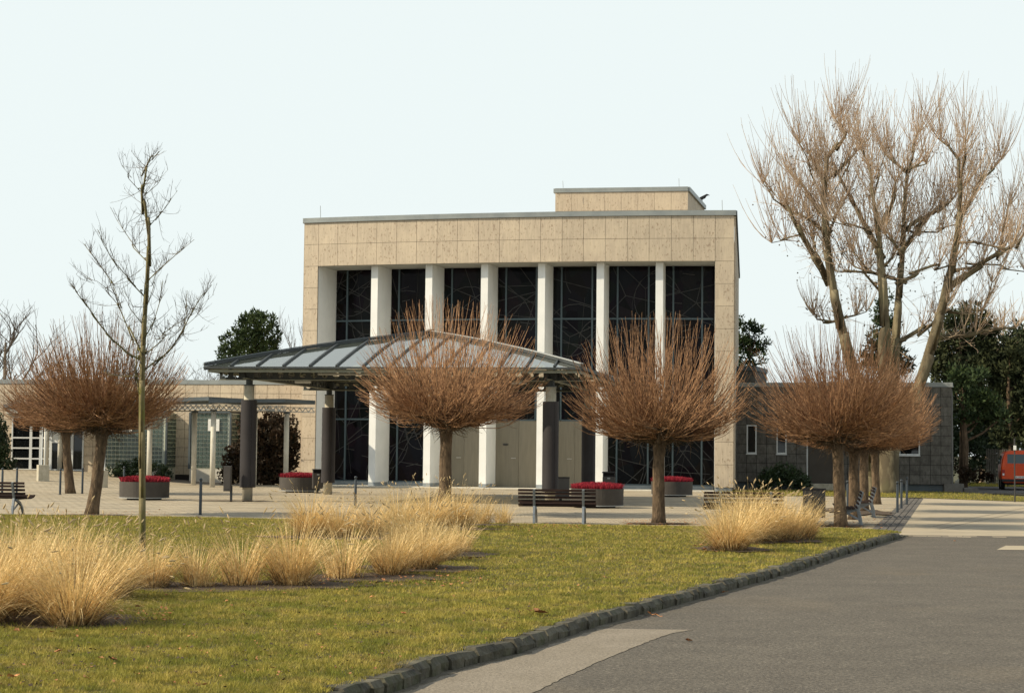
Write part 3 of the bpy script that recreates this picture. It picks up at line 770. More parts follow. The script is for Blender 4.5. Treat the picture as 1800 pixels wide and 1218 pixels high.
mb=MB(); mb.hexa([WL(-.06,4.833,-.06),WL(L2,4.833,-.06),WL(L2,4.833,.5),WL(-.06,4.833,.5),WL(-.06,5.05,-.06),WL(L2,5.05,-.06),WL(L2,5.05,.5),WL(-.06,5.05,.5)]); obj('coping',mb,M['zinc'],wl)
# entrance: white frames with dark panes
zt=3.12; zb=.50
cols_=[uof2(x,790) for x in (21,55,72.5,90,105,127.5,148)]
for k,(a,b) in enumerate(zip(cols_,cols_[1:])):
    rows=[zb,1.05,1.58,2.1,zt] if k<3 else ([zb,zt-.02,zt] if k>3 else [zb,1.9,2.4,zt])
    mb=MB(); fw=.07
    mb.bar(WL(a+fw/2,zb,-.05),WL(a+fw/2,zt,-.05),fw,.08,up=n2); mb.bar(WL(b-fw/2,zb,-.05),WL(b-fw/2,zt,-.05),fw,.08,up=n2)
    for z in rows: mb.bar(WL(a+fw,z,-.05),WL(b-fw,z,-.05),.08,.075)
    f=obj('entrance_frame',mb,M['gframe'],wl)
    for c,e in zip(rows,rows[1:]):
        if e-c<.1: continue
        mb=MB(); mb.hexa([WL(a+fw,c,-.03),WL(b-fw,c,-.03),WL(b-fw,c,-.02),WL(a+fw,c,-.02),WL(a+fw,e,-.03),WL(b-fw,e,-.03),WL(b-fw,e,-.02),WL(a+fw,e,-.02)])
        obj('pane',mb,M['signw'] if (k==3 and c==1.9) else M['dglass'],f)
# glass block bays
BK=MB(); BK.hexa([(-.5,-.5,-.5),(.5,-.5,-.5),(.5,.5,-.5),(-.5,.5,-.5),(-.5,-.5,.5),(.5,-.5,.5),(.5,.5,.5),(-.5,.5,.5)])
blk_me=mesh_from('glass_block',BK.v,BK.f,M['gblock'])
for (ua,ub_) in (uA,uB):
    bay=MB(); o1=-1.3
    bay.hexa([WL(ua,-.1,o1-.06),WL(ub_,-.1,o1-.06),WL(ub_,-.1,0),WL(ua,-.1,0),WL(ua,.66,o1-.06),WL(ub_,.66,o1-.06),WL(ub_,.66,0),WL(ua,.66,0)]); bp=obj('bay_base',bay,M['pconc'],wl)
    bj=MB(); bj.hexa([WL(ua,.67,o1+.035),WL(ub_,.67,o1+.035),WL(ub_,.67,-.01),WL(ua,.67,-.01),WL(ua,3.38,o1+.035),WL(ub_,3.38,o1+.035),WL(ub_,3.38,-.01),WL(ua,3.38,-.01)]); bay_o=obj('glass_bay',bj,M['gjoint'],wl)
    mb=MB(); nb=int((ub_-ua-.1)/.205)
    cnt=0
    for i in range(nb):
        for j in range(13):
            q0=ua+.05+i*.205; zz=.70+j*.205
            c=WL(q0+.1,zz+.1,o1+.02); 
            mb.box(c,(.152,.06,.152),math.atan2(d2.y,d2.x))
    obj('glass_block',mb,M['gblock'],bay_o,kind='stuff')
    mb=MB()
    for i in range(6):
        for j in range(13):
            c=WL(ub_+.005,.80+j*.205,o1+.12+i*.205); mb.box(c,(.05,.168,.168),math.atan2(d2.y,d2.x))
    obj('side_glass_block',mb,M['gblock'],bay_o,kind='stuff')
    mb=MB()
    for u in (ua-.03,ub_+.045): mb.bar(WL(u,.66,o1-.02),WL(u,3.40,o1-.02),.09,.12,up=n2)
    mb.bar(WL(ua,3.43,o1-.02),WL(ub_,3.43,o1-.02),.12,.09)
    obj('bay_frame',mb,M['dzinc'],wl)
def ringsign(c,rz,label):
    t=thing('square_sign',c,label,'sign',rz=0)
    mb=MB(); s=.29; q=.13
    for (x,z,w,h) in ((0,(s+q)/2,2*s,s-q),(0,-(s+q)/2,2*s,s-q),(-(s+q)/2,0,s-q,2*q),((s+q)/2,0,s-q,2*q)): mb.box((c[0]+x*math.cos(rz),c[1]+x*math.sin(rz),c[2]+z),(w,.03,h),rz)
    obj('white_border',mb,M['signw'],t)
    mb=MB(); mb.box((c[0],c[1]+.004,c[2]),(2*q,.02,2*q),rz); obj('black_centre',mb,M['plas'],t)
for px,py in ((222,748.5),(375.5,747)):
    u=uof2(px,py,-1.38); p=WL(u,0,-1.36); q=at(px,py,p.y)
    ringsign((p.x,p.y,q.z),math.atan2(d2.y,d2.x),'white square with black centre on the wide left glass block bay' if px<300 else 'white square with black centre on the right glass block bay behind the pillars')

# ================================================================== PERGOLA
perg=thing('pergola',(-15,79,0),'long dark roofed pergola on slim concrete pillars before the left wing','pergola')
cols=[G(502,854.5),G(446,854.5),G(373,856),G(340,852),G(261.5,850),Vector((-22.0,85,.33)),Vector((-22.6,90.0,.5)),Vector((-25.65,92,.52))]
for i,p in enumerate(cols):
    zb=terr(p.x,p.y) if i>4 else 0
    mb=MB(); mb.tube([(p.x,p.y,zb-.05),(p.x,p.y,3.27)],.115,18); t=obj('column',mb,M['pconc'],perg,smooth=True)
    mb=MB(); mb.lathe([(.12,0),(.15,.02),(.15,.06),(.12,.08),(.001,.08)],18,(p.x,p.y,3.255)); obj('capital',mb,M['dzinc'],t)
front=[Vector((-9.9,78.6,0)),Vector((-12.9,76.7,0)),Vector((-16.5,78.5,0)),Vector((-22.0,84.8,0)),Vector((-25.9,91.6,0))]
for off,nm in ((0,'front'),(1,'rear')):
    fl=[p+Vector((.9,3.3,0))*off for p in front]
    for a,b in zip(fl,fl[1:]):
        d=(b-a); L=d.length; d.normalize(); mb=MB()
        mb.bar(a+Vector((0,0,3.35)),b+Vector((0,0,3.35)),.05,.035); mb.bar(a+Vector((0,0,3.55)),b+Vector((0,0,3.55)),.05,.035)
        n_=int(L/.28)
        for k in range(n_):
            x0=a+d*(k*L/n_); x1=a+d*((k+.5)*L/n_); x2=a+d*((k+1)*L/n_)
            mb.bar(x0+Vector((0,0,3.36)),x1+Vector((0,0,3.54)),.03,.03); mb.bar(x1+Vector((0,0,3.54)),x2+Vector((0,0,3.36)),.03,.03)
        obj('truss',mb,M['cgrey'],perg)
for k,(a,b) in enumerate(zip(front,front[1:])):
    n_=max(1,int((b-a).length/2.05))
    for i in range(n_):
        p0=a.lerp(b,i/n_); p1=a.lerp(b,(i+1)/n_); dd=(p1-p0)*.01; back=Vector((.9,3.6,0))
        zz=3.60; ti=.10
        mb=MB(); mb.hexa([p0+Vector((-.0,-.35,zz+ti)),p1+Vector((0,-.35,zz)),p1+back+Vector((0,0,zz+.02)),p0+back+Vector((0,0,zz+.02+ti)),
                 p0+Vector((0,-.35,zz+ti+.16)),p1+Vector((0,-.35,zz+.16)),p1+back+Vector((0,0,zz+.2)),p0+back+Vector((0,0,zz+.2+ti))])
        obj('roof_panel',mb,M['dzinc'],perg)

# ================================================================== GLASS CANOPY
C=Vector((-2.8,61.6,0)); HS=6.02; ZE,ZA=4.26,5.68
can=thing('glass_canopy',(C.x,C.y,0),'hipped glass canopy on dark steel beams in front of the hall','canopy')
U=Vector((.986,-.165,0)).normalized(); V=Vector((.165,.986,0)).normalized()
def CP(u,v,z): p=C+U*u+V*v; return Vector((p.x,p.y,z))
faces=[(lambda a,b:(a,b)),(lambda a,b:(-b,a)),(lambda a,b:(-a,-b)),(lambda a,b:(b,-a))]   # front, right?, back, left
NP=14
for fi,fn in enumerate(faces):
    def S(a,w,dz=0.0):                # a along the eave [-1,1], w from eave (0) to apex (1)
        u,v=fn(a*HS,-(1-w)*HS); return CP(u,v,ZE+(ZA-ZE)*(1.24*w-.24*w*w)+dz)
    step=2.0/NP
    for k in range(NP):
        a0=-1+k*step; a1=a0+step
        e0=1-abs(a0); e1=1-abs(a1)
        p=[S(a0+.004,0),S(a1-.004,0)]
        q1=S(a1-.004,max(0,e1-.004)) if e1>.001 else None
        q0=S(a0+.004,max(0,e0-.004)) if e0>.001 else None
        mb=MB(); b0,b1=max(0,e0-.004),max(0,e1-.004); nn=8; lo_,hi_=[],[]
        for i in range(nn+1): lo_.append(S(a0+.004,b0*i/nn)); hi_.append(S(a1-.004,b1*i/nn))
        for dz in (0,-.012):
            for i in range(nn):
                mb.quad(*[x+Vector((0,0,dz)) for x in (lo_[i],hi_[i],hi_[i+1],lo_[i+1])])
        obj('glass_pane',mb,M['roofglass'],can)
        if k>0:
            mb=MB(); we=max(.02,1-abs(a0)-.01)
            for i in range(6):
                w0,w1=we*i/6,we*(i+1)/6; mb.bar(S(a0,w0,.03),S(a0,w1,.03),.055,.055); mb.bar(S(a0,w0,-.07),S(a0,w1,-.07),.05,.08)
            obj('rafter',mb,M['csteel'],can)
    mb=MB(); mb.bar(S(-1,0,-.035),S(1,0,-.035),.06,.06); obj('eave_beam',mb,M['csteel'],can)
    mb=MB(); mb.bar(S(-.985,.02,-.16),S(.985,.02,-.16),.04,.10); obj('lower_eave_rail',mb,M['flange'],can)
    mb=MB(); mc=MB()
    for i in range(8):
        w0,w1=i/8,(i+1)/8
        mb.bar(S(-1+w0,w0,.05),S(-1+w1,w1,.05),.10,.09); mb.bar(S(-1+w0,w0,-.07),S(-1+w1,w1,-.07),.09,.10); mc.bar(S(-1+w0,w0,.115),S(-1+w1,w1,.115),.12,.025)
    hb=obj('hip_beam',mb,M['csteel'],can); obj('ridge_cap',mc,M['dzinc'] if fi in (0,3) else M['cgrey'],hb)
    # bracket posts that carry the roof on the ring beam
    for k in range(1,NP):
        a=-1+k*step; mb=MB(); mb.bar(S(a,.06,-.16),S(a,.14,-.10),.05,.05); mb.bar(S(a,.19,-.10),S(a,.19,-.34),.05,.05); obj('bracket',mb,M['flange'],can)
mb=MB(); mb.lathe([(.001,.16),(.12,.16),(.14,.1),(.14,.0),(.001,0)],16,(C.x,C.y,ZA)); obj('apex_cap',mb,M['csteel'],can)
def cellular(a,b,z0,z1,name='cellular_beam',pitch=.36,rad=.105):
    """I beam with a row of round holes in its web"""
    a=Vector(a); b=Vector(b); d=b-a; L=d.length; d.normalize(); sd_=Vector((-d.y,d.x,0)); n_=int(L/pitch); pt=L/n_
    mb=MB(); zc=(z0+z1)/2; hw=pt/2; hh=(z1-z0)/2; m_=12
    for k in range(n_):
        c=a+d*(k+.5)*pt
        ring=[(rad*math.cos(2*math.pi*i/m_+math.pi/m_),rad*math.sin(2*math.pi*i/m_+math.pi/m_)) for i in range(m_)]
        sq=[]
        for (x,z) in ring:
            s=min(hw/abs(x) if abs(x)>1e-6 else 9e9,hh/abs(z) if abs(z)>1e-6 else 9e9); sq.append((x*s,z*s))
        # keep the square's corners
        for side in (-.008,.008):
            base=len(mb.v)
            for (x,z) in ring: q=c+d*x+sd_*side; mb.v.append((q.x,q.y,zc+z))
            for (x,z) in sq: q=c+d*x+sd_*side; mb.v.append((q.x,q.y,zc+z))
            for i in range(m_):
                j=(i+1)%m_; mb.f.append((base+i,base+j,base+m_+j,base+m_+i))
            for (sx,sz) in ((1,1),(-1,1),(-1,-1),(1,-1)):
                idx=[i for i in range(m_) if sq[i][0]*sx>=0 and sq[i][1]*sz>=0]
                on_v=[i for i in idx if abs(abs(sq[i][0])-hw)<1e-6]; on_h=[i for i in idx if abs(abs(sq[i][1])-hh)<1e-6]
                if on_v and on_h:
                    iv=max(on_v,key=lambda i:abs(sq[i][1])); ih=max(on_h,key=lambda i:abs(sq[i][0]))
                    if iv!=ih:
                        q=c+d*(sx*hw)+sd_*side; mb.v.append((q.x,q.y,zc+sz*hh)); mb.f.append((base+m_+iv,len(mb.v)-1,base+m_+ih))
        # hole rim
        base=len(mb.v)
        for side in (-.008,.008):
            for (x,z) in ring: q=c+d*x+sd_*side; mb.v.append((q.x,q.y,zc+z))
        for i in range(m_): mb.f.append((base+i,base+(i+1)%m_,base+m_+(i+1)%m_,base+m_+i))
    o=obj(name,mb,M['csteel'],can)
    mb=MB()
    for z in (z0-.012,z1+.012): mb.bar(a+Vector((0,0,z)),b+Vector((0,0,z)),.15,.022)
    obj('flange',mb,M['flange'],o); return o
cu=[(-4.9,-4.85),(4.9,-4.85),(-4.9,4.85),(4.9,4.85)]
for s in (-1,1):
    cellular(CP(-5.9,s*4.85,0),CP(5.9,s*4.85,0),3.90,4.20)
    cellular(CP(s*4.9,-5.3,0),CP(s*4.9,5.6,0),3.93,4.22)
mb=MB(); mb.tube([CP(-2.5,-5.3,4.06),CP(2.6,-5.3,4.06)],.035,8); mb.bar(CP(-2.5,-5.3,4.06),CP(-2.5,-4.86,4.15),.04,.04); mb.bar(CP(2.6,-5.3,4.06),CP(2.6,-4.86,4.15),.04,.04); obj('light_bar',mb,M['cgrey'],can)
for s in (-1,1):
    mb=MB(); mb.box(CP(s*3.6,-3.2,3.88),(.5,.22,.07),math.atan2(U.y,U.x)); obj('ceiling_lamp',mb,M['gframe'],can)
for k,(u,v) in enumerate(cu):
    p=CP(u,v,0)
    mb=MB(); mb.tube([(p.x,p.y,-.05),(p.x,p.y,3.70)],.165,28); t=obj('column',mb,M['conc'],can,smooth=True)
    for a0,a1 in ((R(-62),R(118)-.03),(R(118)+.03,R(298)-.0)):
        mb=MB(); a0_,a1_=a0+.02,a1-.02
        mb.lathe([(.235,.44),(.255,.44),(.255,3.24),(.235,3.24),(.235,.44)],20,(p.x,p.y,0),a0_,a1_)
        for aa in (a0_,a1_):
            c_,s_=math.cos(aa),math.sin(aa); mb.quad((p.x+.235*c_,p.y+.235*s_,.44),(p.x+.255*c_,p.y+.255*s_,.44),(p.x+.255*c_,p.y+.255*s_,3.24),(p.x+.235*c_,p.y+.235*s_,3.24))
        obj('sleeve_shell',mb,M['sleeve'],t,smooth=False)
    mb=MB(); mb.tube([(p.x,p.y,3.70),(p.x,p.y,3.90)],.11,16); mb.lathe([(.001,3.70),(.175,3.70),(.175,3.73),(.11,3.73)],20,(p.x,p.y,0)); mb.box((p.x,p.y,4.06),(.42,.42,.30),math.atan2(U.y,U.x)); obj('steel_head',mb,M['csteel'],t)

# ================================================================== POLLARD BALL TREES
def unit(a,el): return Vector((math.cos(a)*math.cos(el),math.sin(a)*math.cos(el),math.sin(el)))
def make_ball_crown(seed,Rr=2.28,Ht=3.25,fork=2.0,n=780):
    r_=random.Random(seed); mb=MB(); limbs=MB()
    heads=[]
    nl=15
    for i in range(nl):                    # thick limbs that end in knobbly heads
        a=2*math.pi*i/nl+r_.uniform(-.25,.25); el=r_.choice([.12,.22,.45,.8,1.15])+r_.uniform(-.1,.1); L=r_.uniform(.55,1.0)*(1.15 if el<.4 else .8)
        p=Vector((0,0,fork-.05)); pts=[p]; d=unit(a,el)
        for k in range(5):
            d=(d+Vector((r_.uniform(-.3,.3),r_.uniform(-.3,.3),r_.uniform(-.1,.25)))).normalized(); p=p+d*(L/5); pts.append(p)
            if k>0: heads.append((p,max(0,(p-Vector((0,0,fork))).length)))
        limbs.tube(pts,[.085,.07,.06,.05,.045,.035],6)
        for q in pts[2:]: limbs.sphere(tuple(q),r_.uniform(.045,.085),7,5,.9)
    def dome(dirv):                        # distance to crown surface from the fork
        e=max(0.0,math.asin(max(-1,min(1,dirv.z)))); hr=math.cos(e)*Rr*(1+.10*math.sin(2*e)); hz=math.sin(e)*Ht*(1-.06*math.sin(2*e))
        return math.sqrt(hr*hr+hz*hz)
    for i in range(n):
        h,_=r_.choice(heads)
        a=r_.uniform(0,2*math.pi); sn=r_.uniform(-.80,1.0); cs=math.sqrt(1-sn*sn); cs=cs**.62 if sn<0 else cs
        k_=r_.uniform(.91,1.02) if r_.random()<.78 else r_.uniform(.5,.9); k_*=1+.07*math.sin(3*a+seed)*cs
        end=Vector((math.cos(a)*cs*Rr*k_,math.sin(a)*cs*Rr*k_,fork+1.10+sn*k_*(Ht-1.25 if sn>0 else 1.12)))
        # choose a head on the same side
        best=None
        for _ in range(6):
            hh=r_.choice(heads)[0]; dd=(Vector((hh.x,hh.y,0))*1.9-Vector((end.x,end.y,0))).length
            if best is None or dd<best[0]: best=(dd,hh)
        h=best[1]
        out=Vector((end.x-h.x,end.y-h.y,0))
        mid=h+(end-h)*.45+out*.20-Vector((0,0,.10+.12*r_.random()))
        pts=[]; kk=6
        j1=Vector((r_.uniform(-.13,.13),r_.uniform(-.13,.13),r_.uniform(-.10,.08)))
        for k in range(kk+1):
            t=k/kk; p=h*(1-t)**2+mid*2*t*(1-t)+end*t*t
            if 0<k<kk: p=p+j1*math.sin(t*3.1)+Vector((r_.uniform(-.02,.02),r_.uniform(-.02,.02),r_.uniform(-.02,.02)))
            pts.append(p)
        r0=r_.uniform(.008,.016)
        mb.tube(pts,[r0*(1-.72*k/kk) for k in range(kk+1)],3,cap=False)
        for _ in range(r_.randint(2,4)):  # side shoots
            k=r_.randint(1,kk-2); q=pts[k]; base=(pts[k+1]-pts[k]).normalized()
            d=(base+Vector((r_.uniform(-.55,.55),r_.uniform(-.55,.55),r_.uniform(-.05,.5)))).normalized()
            L=r_.uniform(.3,.75)*(1-k/kk*.35); up=Vector((0,0,.25))
            p1=q+d*L*.35; p2=p1+(d+up*.6).normalized()*L*.35; p3=p2+(d+up*1.2).normalized()*L*.35
            rr2=r0*.55; mb.tube([q,p1,p2,p3],[rr2,rr2*.85,rr2*.6,rr2*.3],3,cap=False)
    hm=MB()
    for i in range(900):                    # short crooked twigs in the dense heart and drooping rim
        h=r_.choice(heads)[0]; a=r_.uniform(0,6.28); d=unit(a,r_.uniform(-.5,.6)); pts=[h]; p=h
        for k in range(4):
            d=(d+Vector((r_.uniform(-.5,.5),r_.uniform(-.5,.5),r_.uniform(-.3,.4)))).normalized(); p=p+d*r_.uniform(.08,.2); pts.append(p)
        hm.tube(pts,[.011,.010,.008,.006,.003],3,cap=False)
    return limbs,mb,hm
def make_trunk(seed,h=2.1,r0=.155,r1=.128,lean=(0,0)):
    r_=random.Random(seed); pts=[];rad=[]
    for k in range(10):
        t=k/9; pts.append((lean[0]*(t-t*t*.25)+r_.uniform(-.008,.008),lean[1]*t,-.06+h*t))
        rad.append((r0+(r1-r0)*t)*(1+.28*math.exp(-t*14))*(1+r_.uniform(-.03,.03)) *(1 if t<.85 else 1+(t-.85)*2.2))
    mb=MB(); mb.tube(pts,rad,14); return mb
def make_ball_tree(seed,**kw):
    t=thing('ball_tree',(0,0,0),'x','tree','round pollarded ball trees round the plaza')
    o=obj('trunk',make_trunk(seed),M['bark'],t,smooth=True)
    l,c,hm=make_ball_crown(seed,**kw); obj('heart_twigs',hm,M['bark'],o,kind='stuff'); obj('limbs',l,M['bark'],o,smooth=True); obj('crown',c,M['twig'],t,kind='stuff'); return t
protos=[make_ball_tree(s) for s in (11,23,37)]
def retrunk(t,seed,lean,**kw):
    for ch in list(t.children):
        if ch.name.startswith('trunk'):
            me=mesh_from('trunk',*(lambda m:(m.v,m.f))(make_trunk(seed,lean=lean,**kw)),M['bark'],True); ch.data=me
            for g in ch.children: g.location=(lean[0]*.75,lean[1],0)
        else: ch.location=(lean[0]*.75,lean[1],0)
BT=[  # px,py base, proto, rot, scale, lean, label
 (1157.5,920.5,0,.3,1.0,(0,0),'ball tree standing alone right of the middle bench, in front of the hall'),
 (781,905,1,1.1,1.14,(.02,0),'ball tree growing behind tall dry grass in front of the canopy'),
 (1478,926,2,2.0,.98,(-.10,0),'nearest ball tree of the right hand row, beside the bench seen end on'),
 (1501,913,0,4.0,.93,(.0,0),'second ball tree of the right hand row, just behind the nearest trunk'),
 (1519,899,1,2.7,.93,(-.02,0),'third ball tree of the right hand row, trunk behind the bench seen end on'),
 (1541,886,2,5.2,.95,(-.1,0),'farthest ball tree of the right hand row, beside the thick plane tree trunk'),
 (161,904,1,3.9,1.03,(.28,0),'ball tree at the left edge of the lawn with a trunk leaning right'),
 (124,867,2,.8,1.12,(-.28,0),'ball tree farther back on the left whose trunk leans left, between two bollards')]
first=set()
for i,(px,py,pi,rz_,s_,ln,lab) in enumerate(BT):
    if pi not in first: t=protos[pi]; first.add(pi); 
    else: t=copy_tree(protos[pi])
    BT[i]=(t,)+BT[i]
for (t,px,py,pi,rz_,s_,ln,lab) in BT:
    p=G(px,py); place(t,p,0,s_,lab)
    for ch in t.children:
        if ch.name.startswith('crown'): ch.rotation_euler=(0,0,rz_)
        else:
            for g in ch.children: g.rotation_euler=(0,0,rz_)
    if ln!=(0,0): retrunk(t,pi+50,ln,r0=.155)

# ================================================================== BARE TREES DRAWN LIMB BY LIMB
def limb_path(pxs,Y,depth_swing,conv,z_jit=0.0):
    out=[]; n=len(pxs)
    for i,p in enumerate(pxs):
        x,y=conv(*p); out.append(at(x,y,Y+depth_swing*(i/(max(1,n-1)))**1.2))
    return out
def smooth_path(P,sub=4):
    out=[]
    for i in range(len(P)-1):
        p0=P[max(0,i-1)]; p1=P[i]; p2=P[i+1]; p3=P[min(len(P)-1,i+2)]
        for k in range(sub):
            t=k/sub; out.append(0.5*((2*p1)+(p2-p0)*t+(2*p0-5*p1+4*p2-p3)*t*t+(3*p1-3*p2+p0-p3)*t**3))
    out.append(P[-1]); return out
def rads(n,a,b): return [a+(b-a)*(i/(n-1)) for i in range(n)]
def twigs(mb,P,r_,density,Lr,up,spread,r0,gen=2,skip=.15):
    """side shoots along path P"""
    n=len(P); tips=[]
    L=sum((b-a).length for a,b in zip(P,P[1:])); cnt=int(L*density)
    for _ in range(cnt):
        t=skip+(1-skip)*r_.random(); f=t*(n-1); i=min(n-2,int(f)); q=P[i].lerp(P[i+1],f-i); base=(P[i+1]-P[i]).normalized()
        side=Vector((r_.uniform(-1,1),r_.uniform(-1,1),r_.uniform(-.6,.8)))
        d=(base*.6+side*spread+Vector((0,0,up))).normalized(); ln=r_.uniform(*Lr)*(1.15-.5*t)
        pts=[q]; p=q
        for k in range(4):
            d=(d+Vector((r_.uniform(-.16,.16),r_.uniform(-.16,.16),up*.25+r_.uniform(-.08,.12)))).normalized(); p=p+d*ln/4; pts.append(p)
        mb.tube(pts,rads(5,r0,r0*.35),3,cap=False); tips.append(pts[-1])
        if gen>1: tips+=twigs(mb,pts,r_,density*.9,(Lr[0]*.4,Lr[1]*.45),up,spread,r0*.6,gen-1,.1)
    return tips

# --- big plane trees at the right
def cv(cx,cy): return (1280+cx/2.2558,100+cy/2.2558)
YP=79.0
def plane_tree(name_label,stems,limbs,seed,base_px,fork_px,rb):
    r_=random.Random(seed)
    base=G(*base_px); t=thing('plane_tree',(base.x,base.y,0),name_label,'tree','tall bare plane trees behind the right hand ball trees')
    mb=MB(); fk=at(*fork_px,base.y+.1); bs=Vector((base.x,base.y,-.1))
    if len(stems)>1: mb.tube([bs,bs.lerp(fk,.12),bs.lerp(fk,.5),fk,fk+Vector((0,0,.6))],[rb*1.35,rb*1.08,rb,rb*1.02,rb*.8],14)
    allp=[]
    for k,(trunk,rs_) in enumerate(stems):
        P=([bs] if len(stems)==1 else [fk+Vector((0,0,-.9)),])+[at(*cv(*p),base.y+(i+1)*.12*(1 if k%2 else -1)) for i,p in enumerate(trunk)]
        S=smooth_path(P,5); S=[q if i<2 else q+Vector((r_.uniform(-.03,.03),r_.uniform(-.03,.03),0)) for i,q in enumerate(S)]
        mb.tube(S,[rs_*(1-.80*(i/(len(S)-1))**.9)*(1+(.35 if len(stems)==1 else 0)*math.exp(-i*.6)) for i in range(len(S))],12); allp.append(S[len(S)//2:])
    tr_=obj('trunk',mb,M['pbark'],t,smooth=True)
    lm=MB(); sh=MB(); balls=MB()
    for (pts,r0,sw) in limbs:
        P=limb_path(pts,base.y+.3,sw,cv); Q=smooth_path(P,4)
        Q=[q+Vector((r_.uniform(-.07,.07),r_.uniform(-.07,.07),r_.uniform(-.07,.07))) if 0<i else q for i,q in enumerate(Q)]
        lm.tube(Q,rads(len(Q),r0,r0*.35),8); allp.append(Q)
    obj('limbs',lm,M['pbark'],tr_,smooth=True)
    tips=[]
    for Q in allp:
        n=len(Q); out=Q[-1]-Q[0]; out.z=0
        if out.length>.01: out.normalize()
        for i in range(n):
            if i<n*.35: continue
            zt_=Q[i].z; cnt=(r_.choice([2,3,4,5])) if i<n-1 else 14
            for _ in range(cnt):
                a=r_.uniform(0,6.28); sp=r_.uniform(.15,1.15)
                d=(Vector((math.cos(a)*sp,math.sin(a)*sp,.75))+out*.35).normalized()
                L=r_.uniform(1.3,3.6)*(1 if zt_>9.5 else .55 if zt_>6 else .4); pts=[Q[i]]; p=Q[i]
                for k in range(6):
                    d=(d+Vector((r_.uniform(-.09,.09),r_.uniform(-.09,.09),.20))).normalized(); p=p+d*L/6; pts.append(p)
                sh.tube(pts,rads(7,.017,.006),3,cap=False)
                for _2 in range(r_.choice([0,1,2])):
                    q=pts[r_.randint(1,3)]; d2_=(d+Vector((r_.uniform(-.6,.6),r_.uniform(-.6,.6),.0))).normalized(); l2=L*r_.uniform(.25,.55)
                    sh.tube([q,q+d2_*l2*.5,q+d2_*l2*.5+(d2_+Vector((0,0,.5))).normalized()*l2*.5],[.012,.010,.006],3,cap=False)
        tips+=twigs(sh,Q,r_,3.6,(.5,1.7),.06,.95,.013,2,.15)
    obj('shoots',sh,M['ptwig'],t,kind='stuff')
    for q in r_.sample(tips,min(len(tips),380)):
        c=q-Vector((0,0,r_.uniform(.05,.18))); s=.042; n=len(balls.v)
        balls.v+=[(c.x+s,c.y,c.z),(c.x-s,c.y,c.z),(c.x,c.y+s,c.z),(c.x,c.y-s,c.z),(c.x,c.y,c.z+s),(c.x,c.y,c.z-s)]
        for f in ((0,2,4),(2,1,4),(1,3,4),(3,0,4),(2,0,5),(1,2,5),(3,1,5),(0,3,5)): balls.f.append(tuple(n+i for i in f))
    obj('seed_balls',balls,M['gtwig'],t,kind='stuff')
    return t
plane_tree('bare plane tree whose leaning trunk rises left of the others, nearest the hall',
  [([(560,1480),(510,1290),(468,1130),(425,960),(398,800),(385,650),(382,520),(390,400)],.36)],
  [([(400,890),(345,800),(295,700),(235,585)],.20,-1.5),([(378,690),(330,655),(270,620),(225,610)],.10,1.2),([(372,612),(320,560),(285,505),(250,470)],.10,1.8),
   ([(382,510),(350,440),(330,390)],.10,-.8),([(388,405),(430,350),(462,305),(455,270),(428,245)],.10,.8),([(400,700),(425,640),(445,590)],.09,1.5),
   ([(392,490),(430,455),(470,420),(500,380)],.08,-1.2),([(455,1035),(500,1020),(545,1012)],.06,-.5),([(450,1030),(390,1050),(352,1035),(340,1020)],.07,.6),([(350,800),(342,740),(345,720)],.07,.5),
   ([(480,420),(400,560),(330,640)],.04,2.5),([(235,585),(180,560),(140,500)],.05,-.8),([(300,700),(230,720),(170,740)],.05,.8),([(385,560),(330,460),(290,350)],.05,-1.6)],
  5,(1533,866),(1500,700),.36)
plane_tree('huge bare plane tree with several stems rising from one thick trunk behind the ball trees',
  [([(640,1290),(612,1140),(615,900),(602,790),(590,640),(570,520),(560,440)],.26),
   ([(655,1290),(662,1150),(675,1000),(682,850),(695,700),(702,560),(706,450)],.28),
   ([(745,1330),(790,1215),(832,1050),(868,900),(898,760),(918,640),(920,520),(915,400)],.33)],
  [([(600,780),(555,690),(500,590),(435,470)],.17,1.2),([(592,690),(630,620),(655,560),(662,500)],.12,-1.2),([(612,880),(560,850),(480,848),(420,850)],.09,1.5),
   ([(618,830),(650,800),(670,770)],.08,.5),([(560,700),(480,665),(400,655)],.06,-1.6),([(566,450),(530,380),(520,340)],.07,.6),([(560,560),(600,480),(615,400)],.06,1.2),([(590,900),(545,860),(500,770)],.07,-1),
   ([(680,900),(640,870),(560,850),(500,830)],.10,1.2),([(684,892),(740,872),(820,828),(895,822)],.11,-1.0),([(688,775),(720,730),(770,665),(830,600),(885,575)],.13,1.0),
   ([(704,455),(660,415),(622,390)],.09,.8),([(706,452),(745,435),(780,420)],.08,-.8),([(700,690),(760,645),(800,620),(860,590)],.10,1.6),([(684,780),(650,730),(622,700)],.08,-1.5),
   ([(664,1140),(700,1120),(760,1080),(850,1022),(880,960)],.14,-.8),([(708,455),(735,370),(745,300)],.08,.4),([(690,650),(750,700),(830,690),(905,660)],.07,2.0),
   ([(872,920),(930,870),(1000,830),(1060,785),(1140,740)],.19,-1.5),([(918,635),(940,590),(975,545),(1002,488)],.14,1.0),([(822,1115),(890,1105),(980,1095),(1060,1085),(1150,1070)],.13,-1),
   ([(915,402),(880,360),(845,330)],.08,.6),([(900,850),(990,830),(1080,830),(1173,855)],.07,1.5),([(905,750),(980,740),(1060,745),(1120,770)],.07,-2),([(1000,1008),(1035,960),(1050,900)],.08,-.6),
   ([(870,1000),(930,1020),(1000,1010)],.08,-.6),([(920,500),(935,420),(945,330)],.09,-.6),([(1060,785),(1090,700),(1110,600)],.08,.9),([(1000,490),(1050,450),(1080,400)],.07,1.2),([(1140,740),(1180,680),(1200,600)],.08,-.5)],
  6,(1562,867),(1564,768),.43)

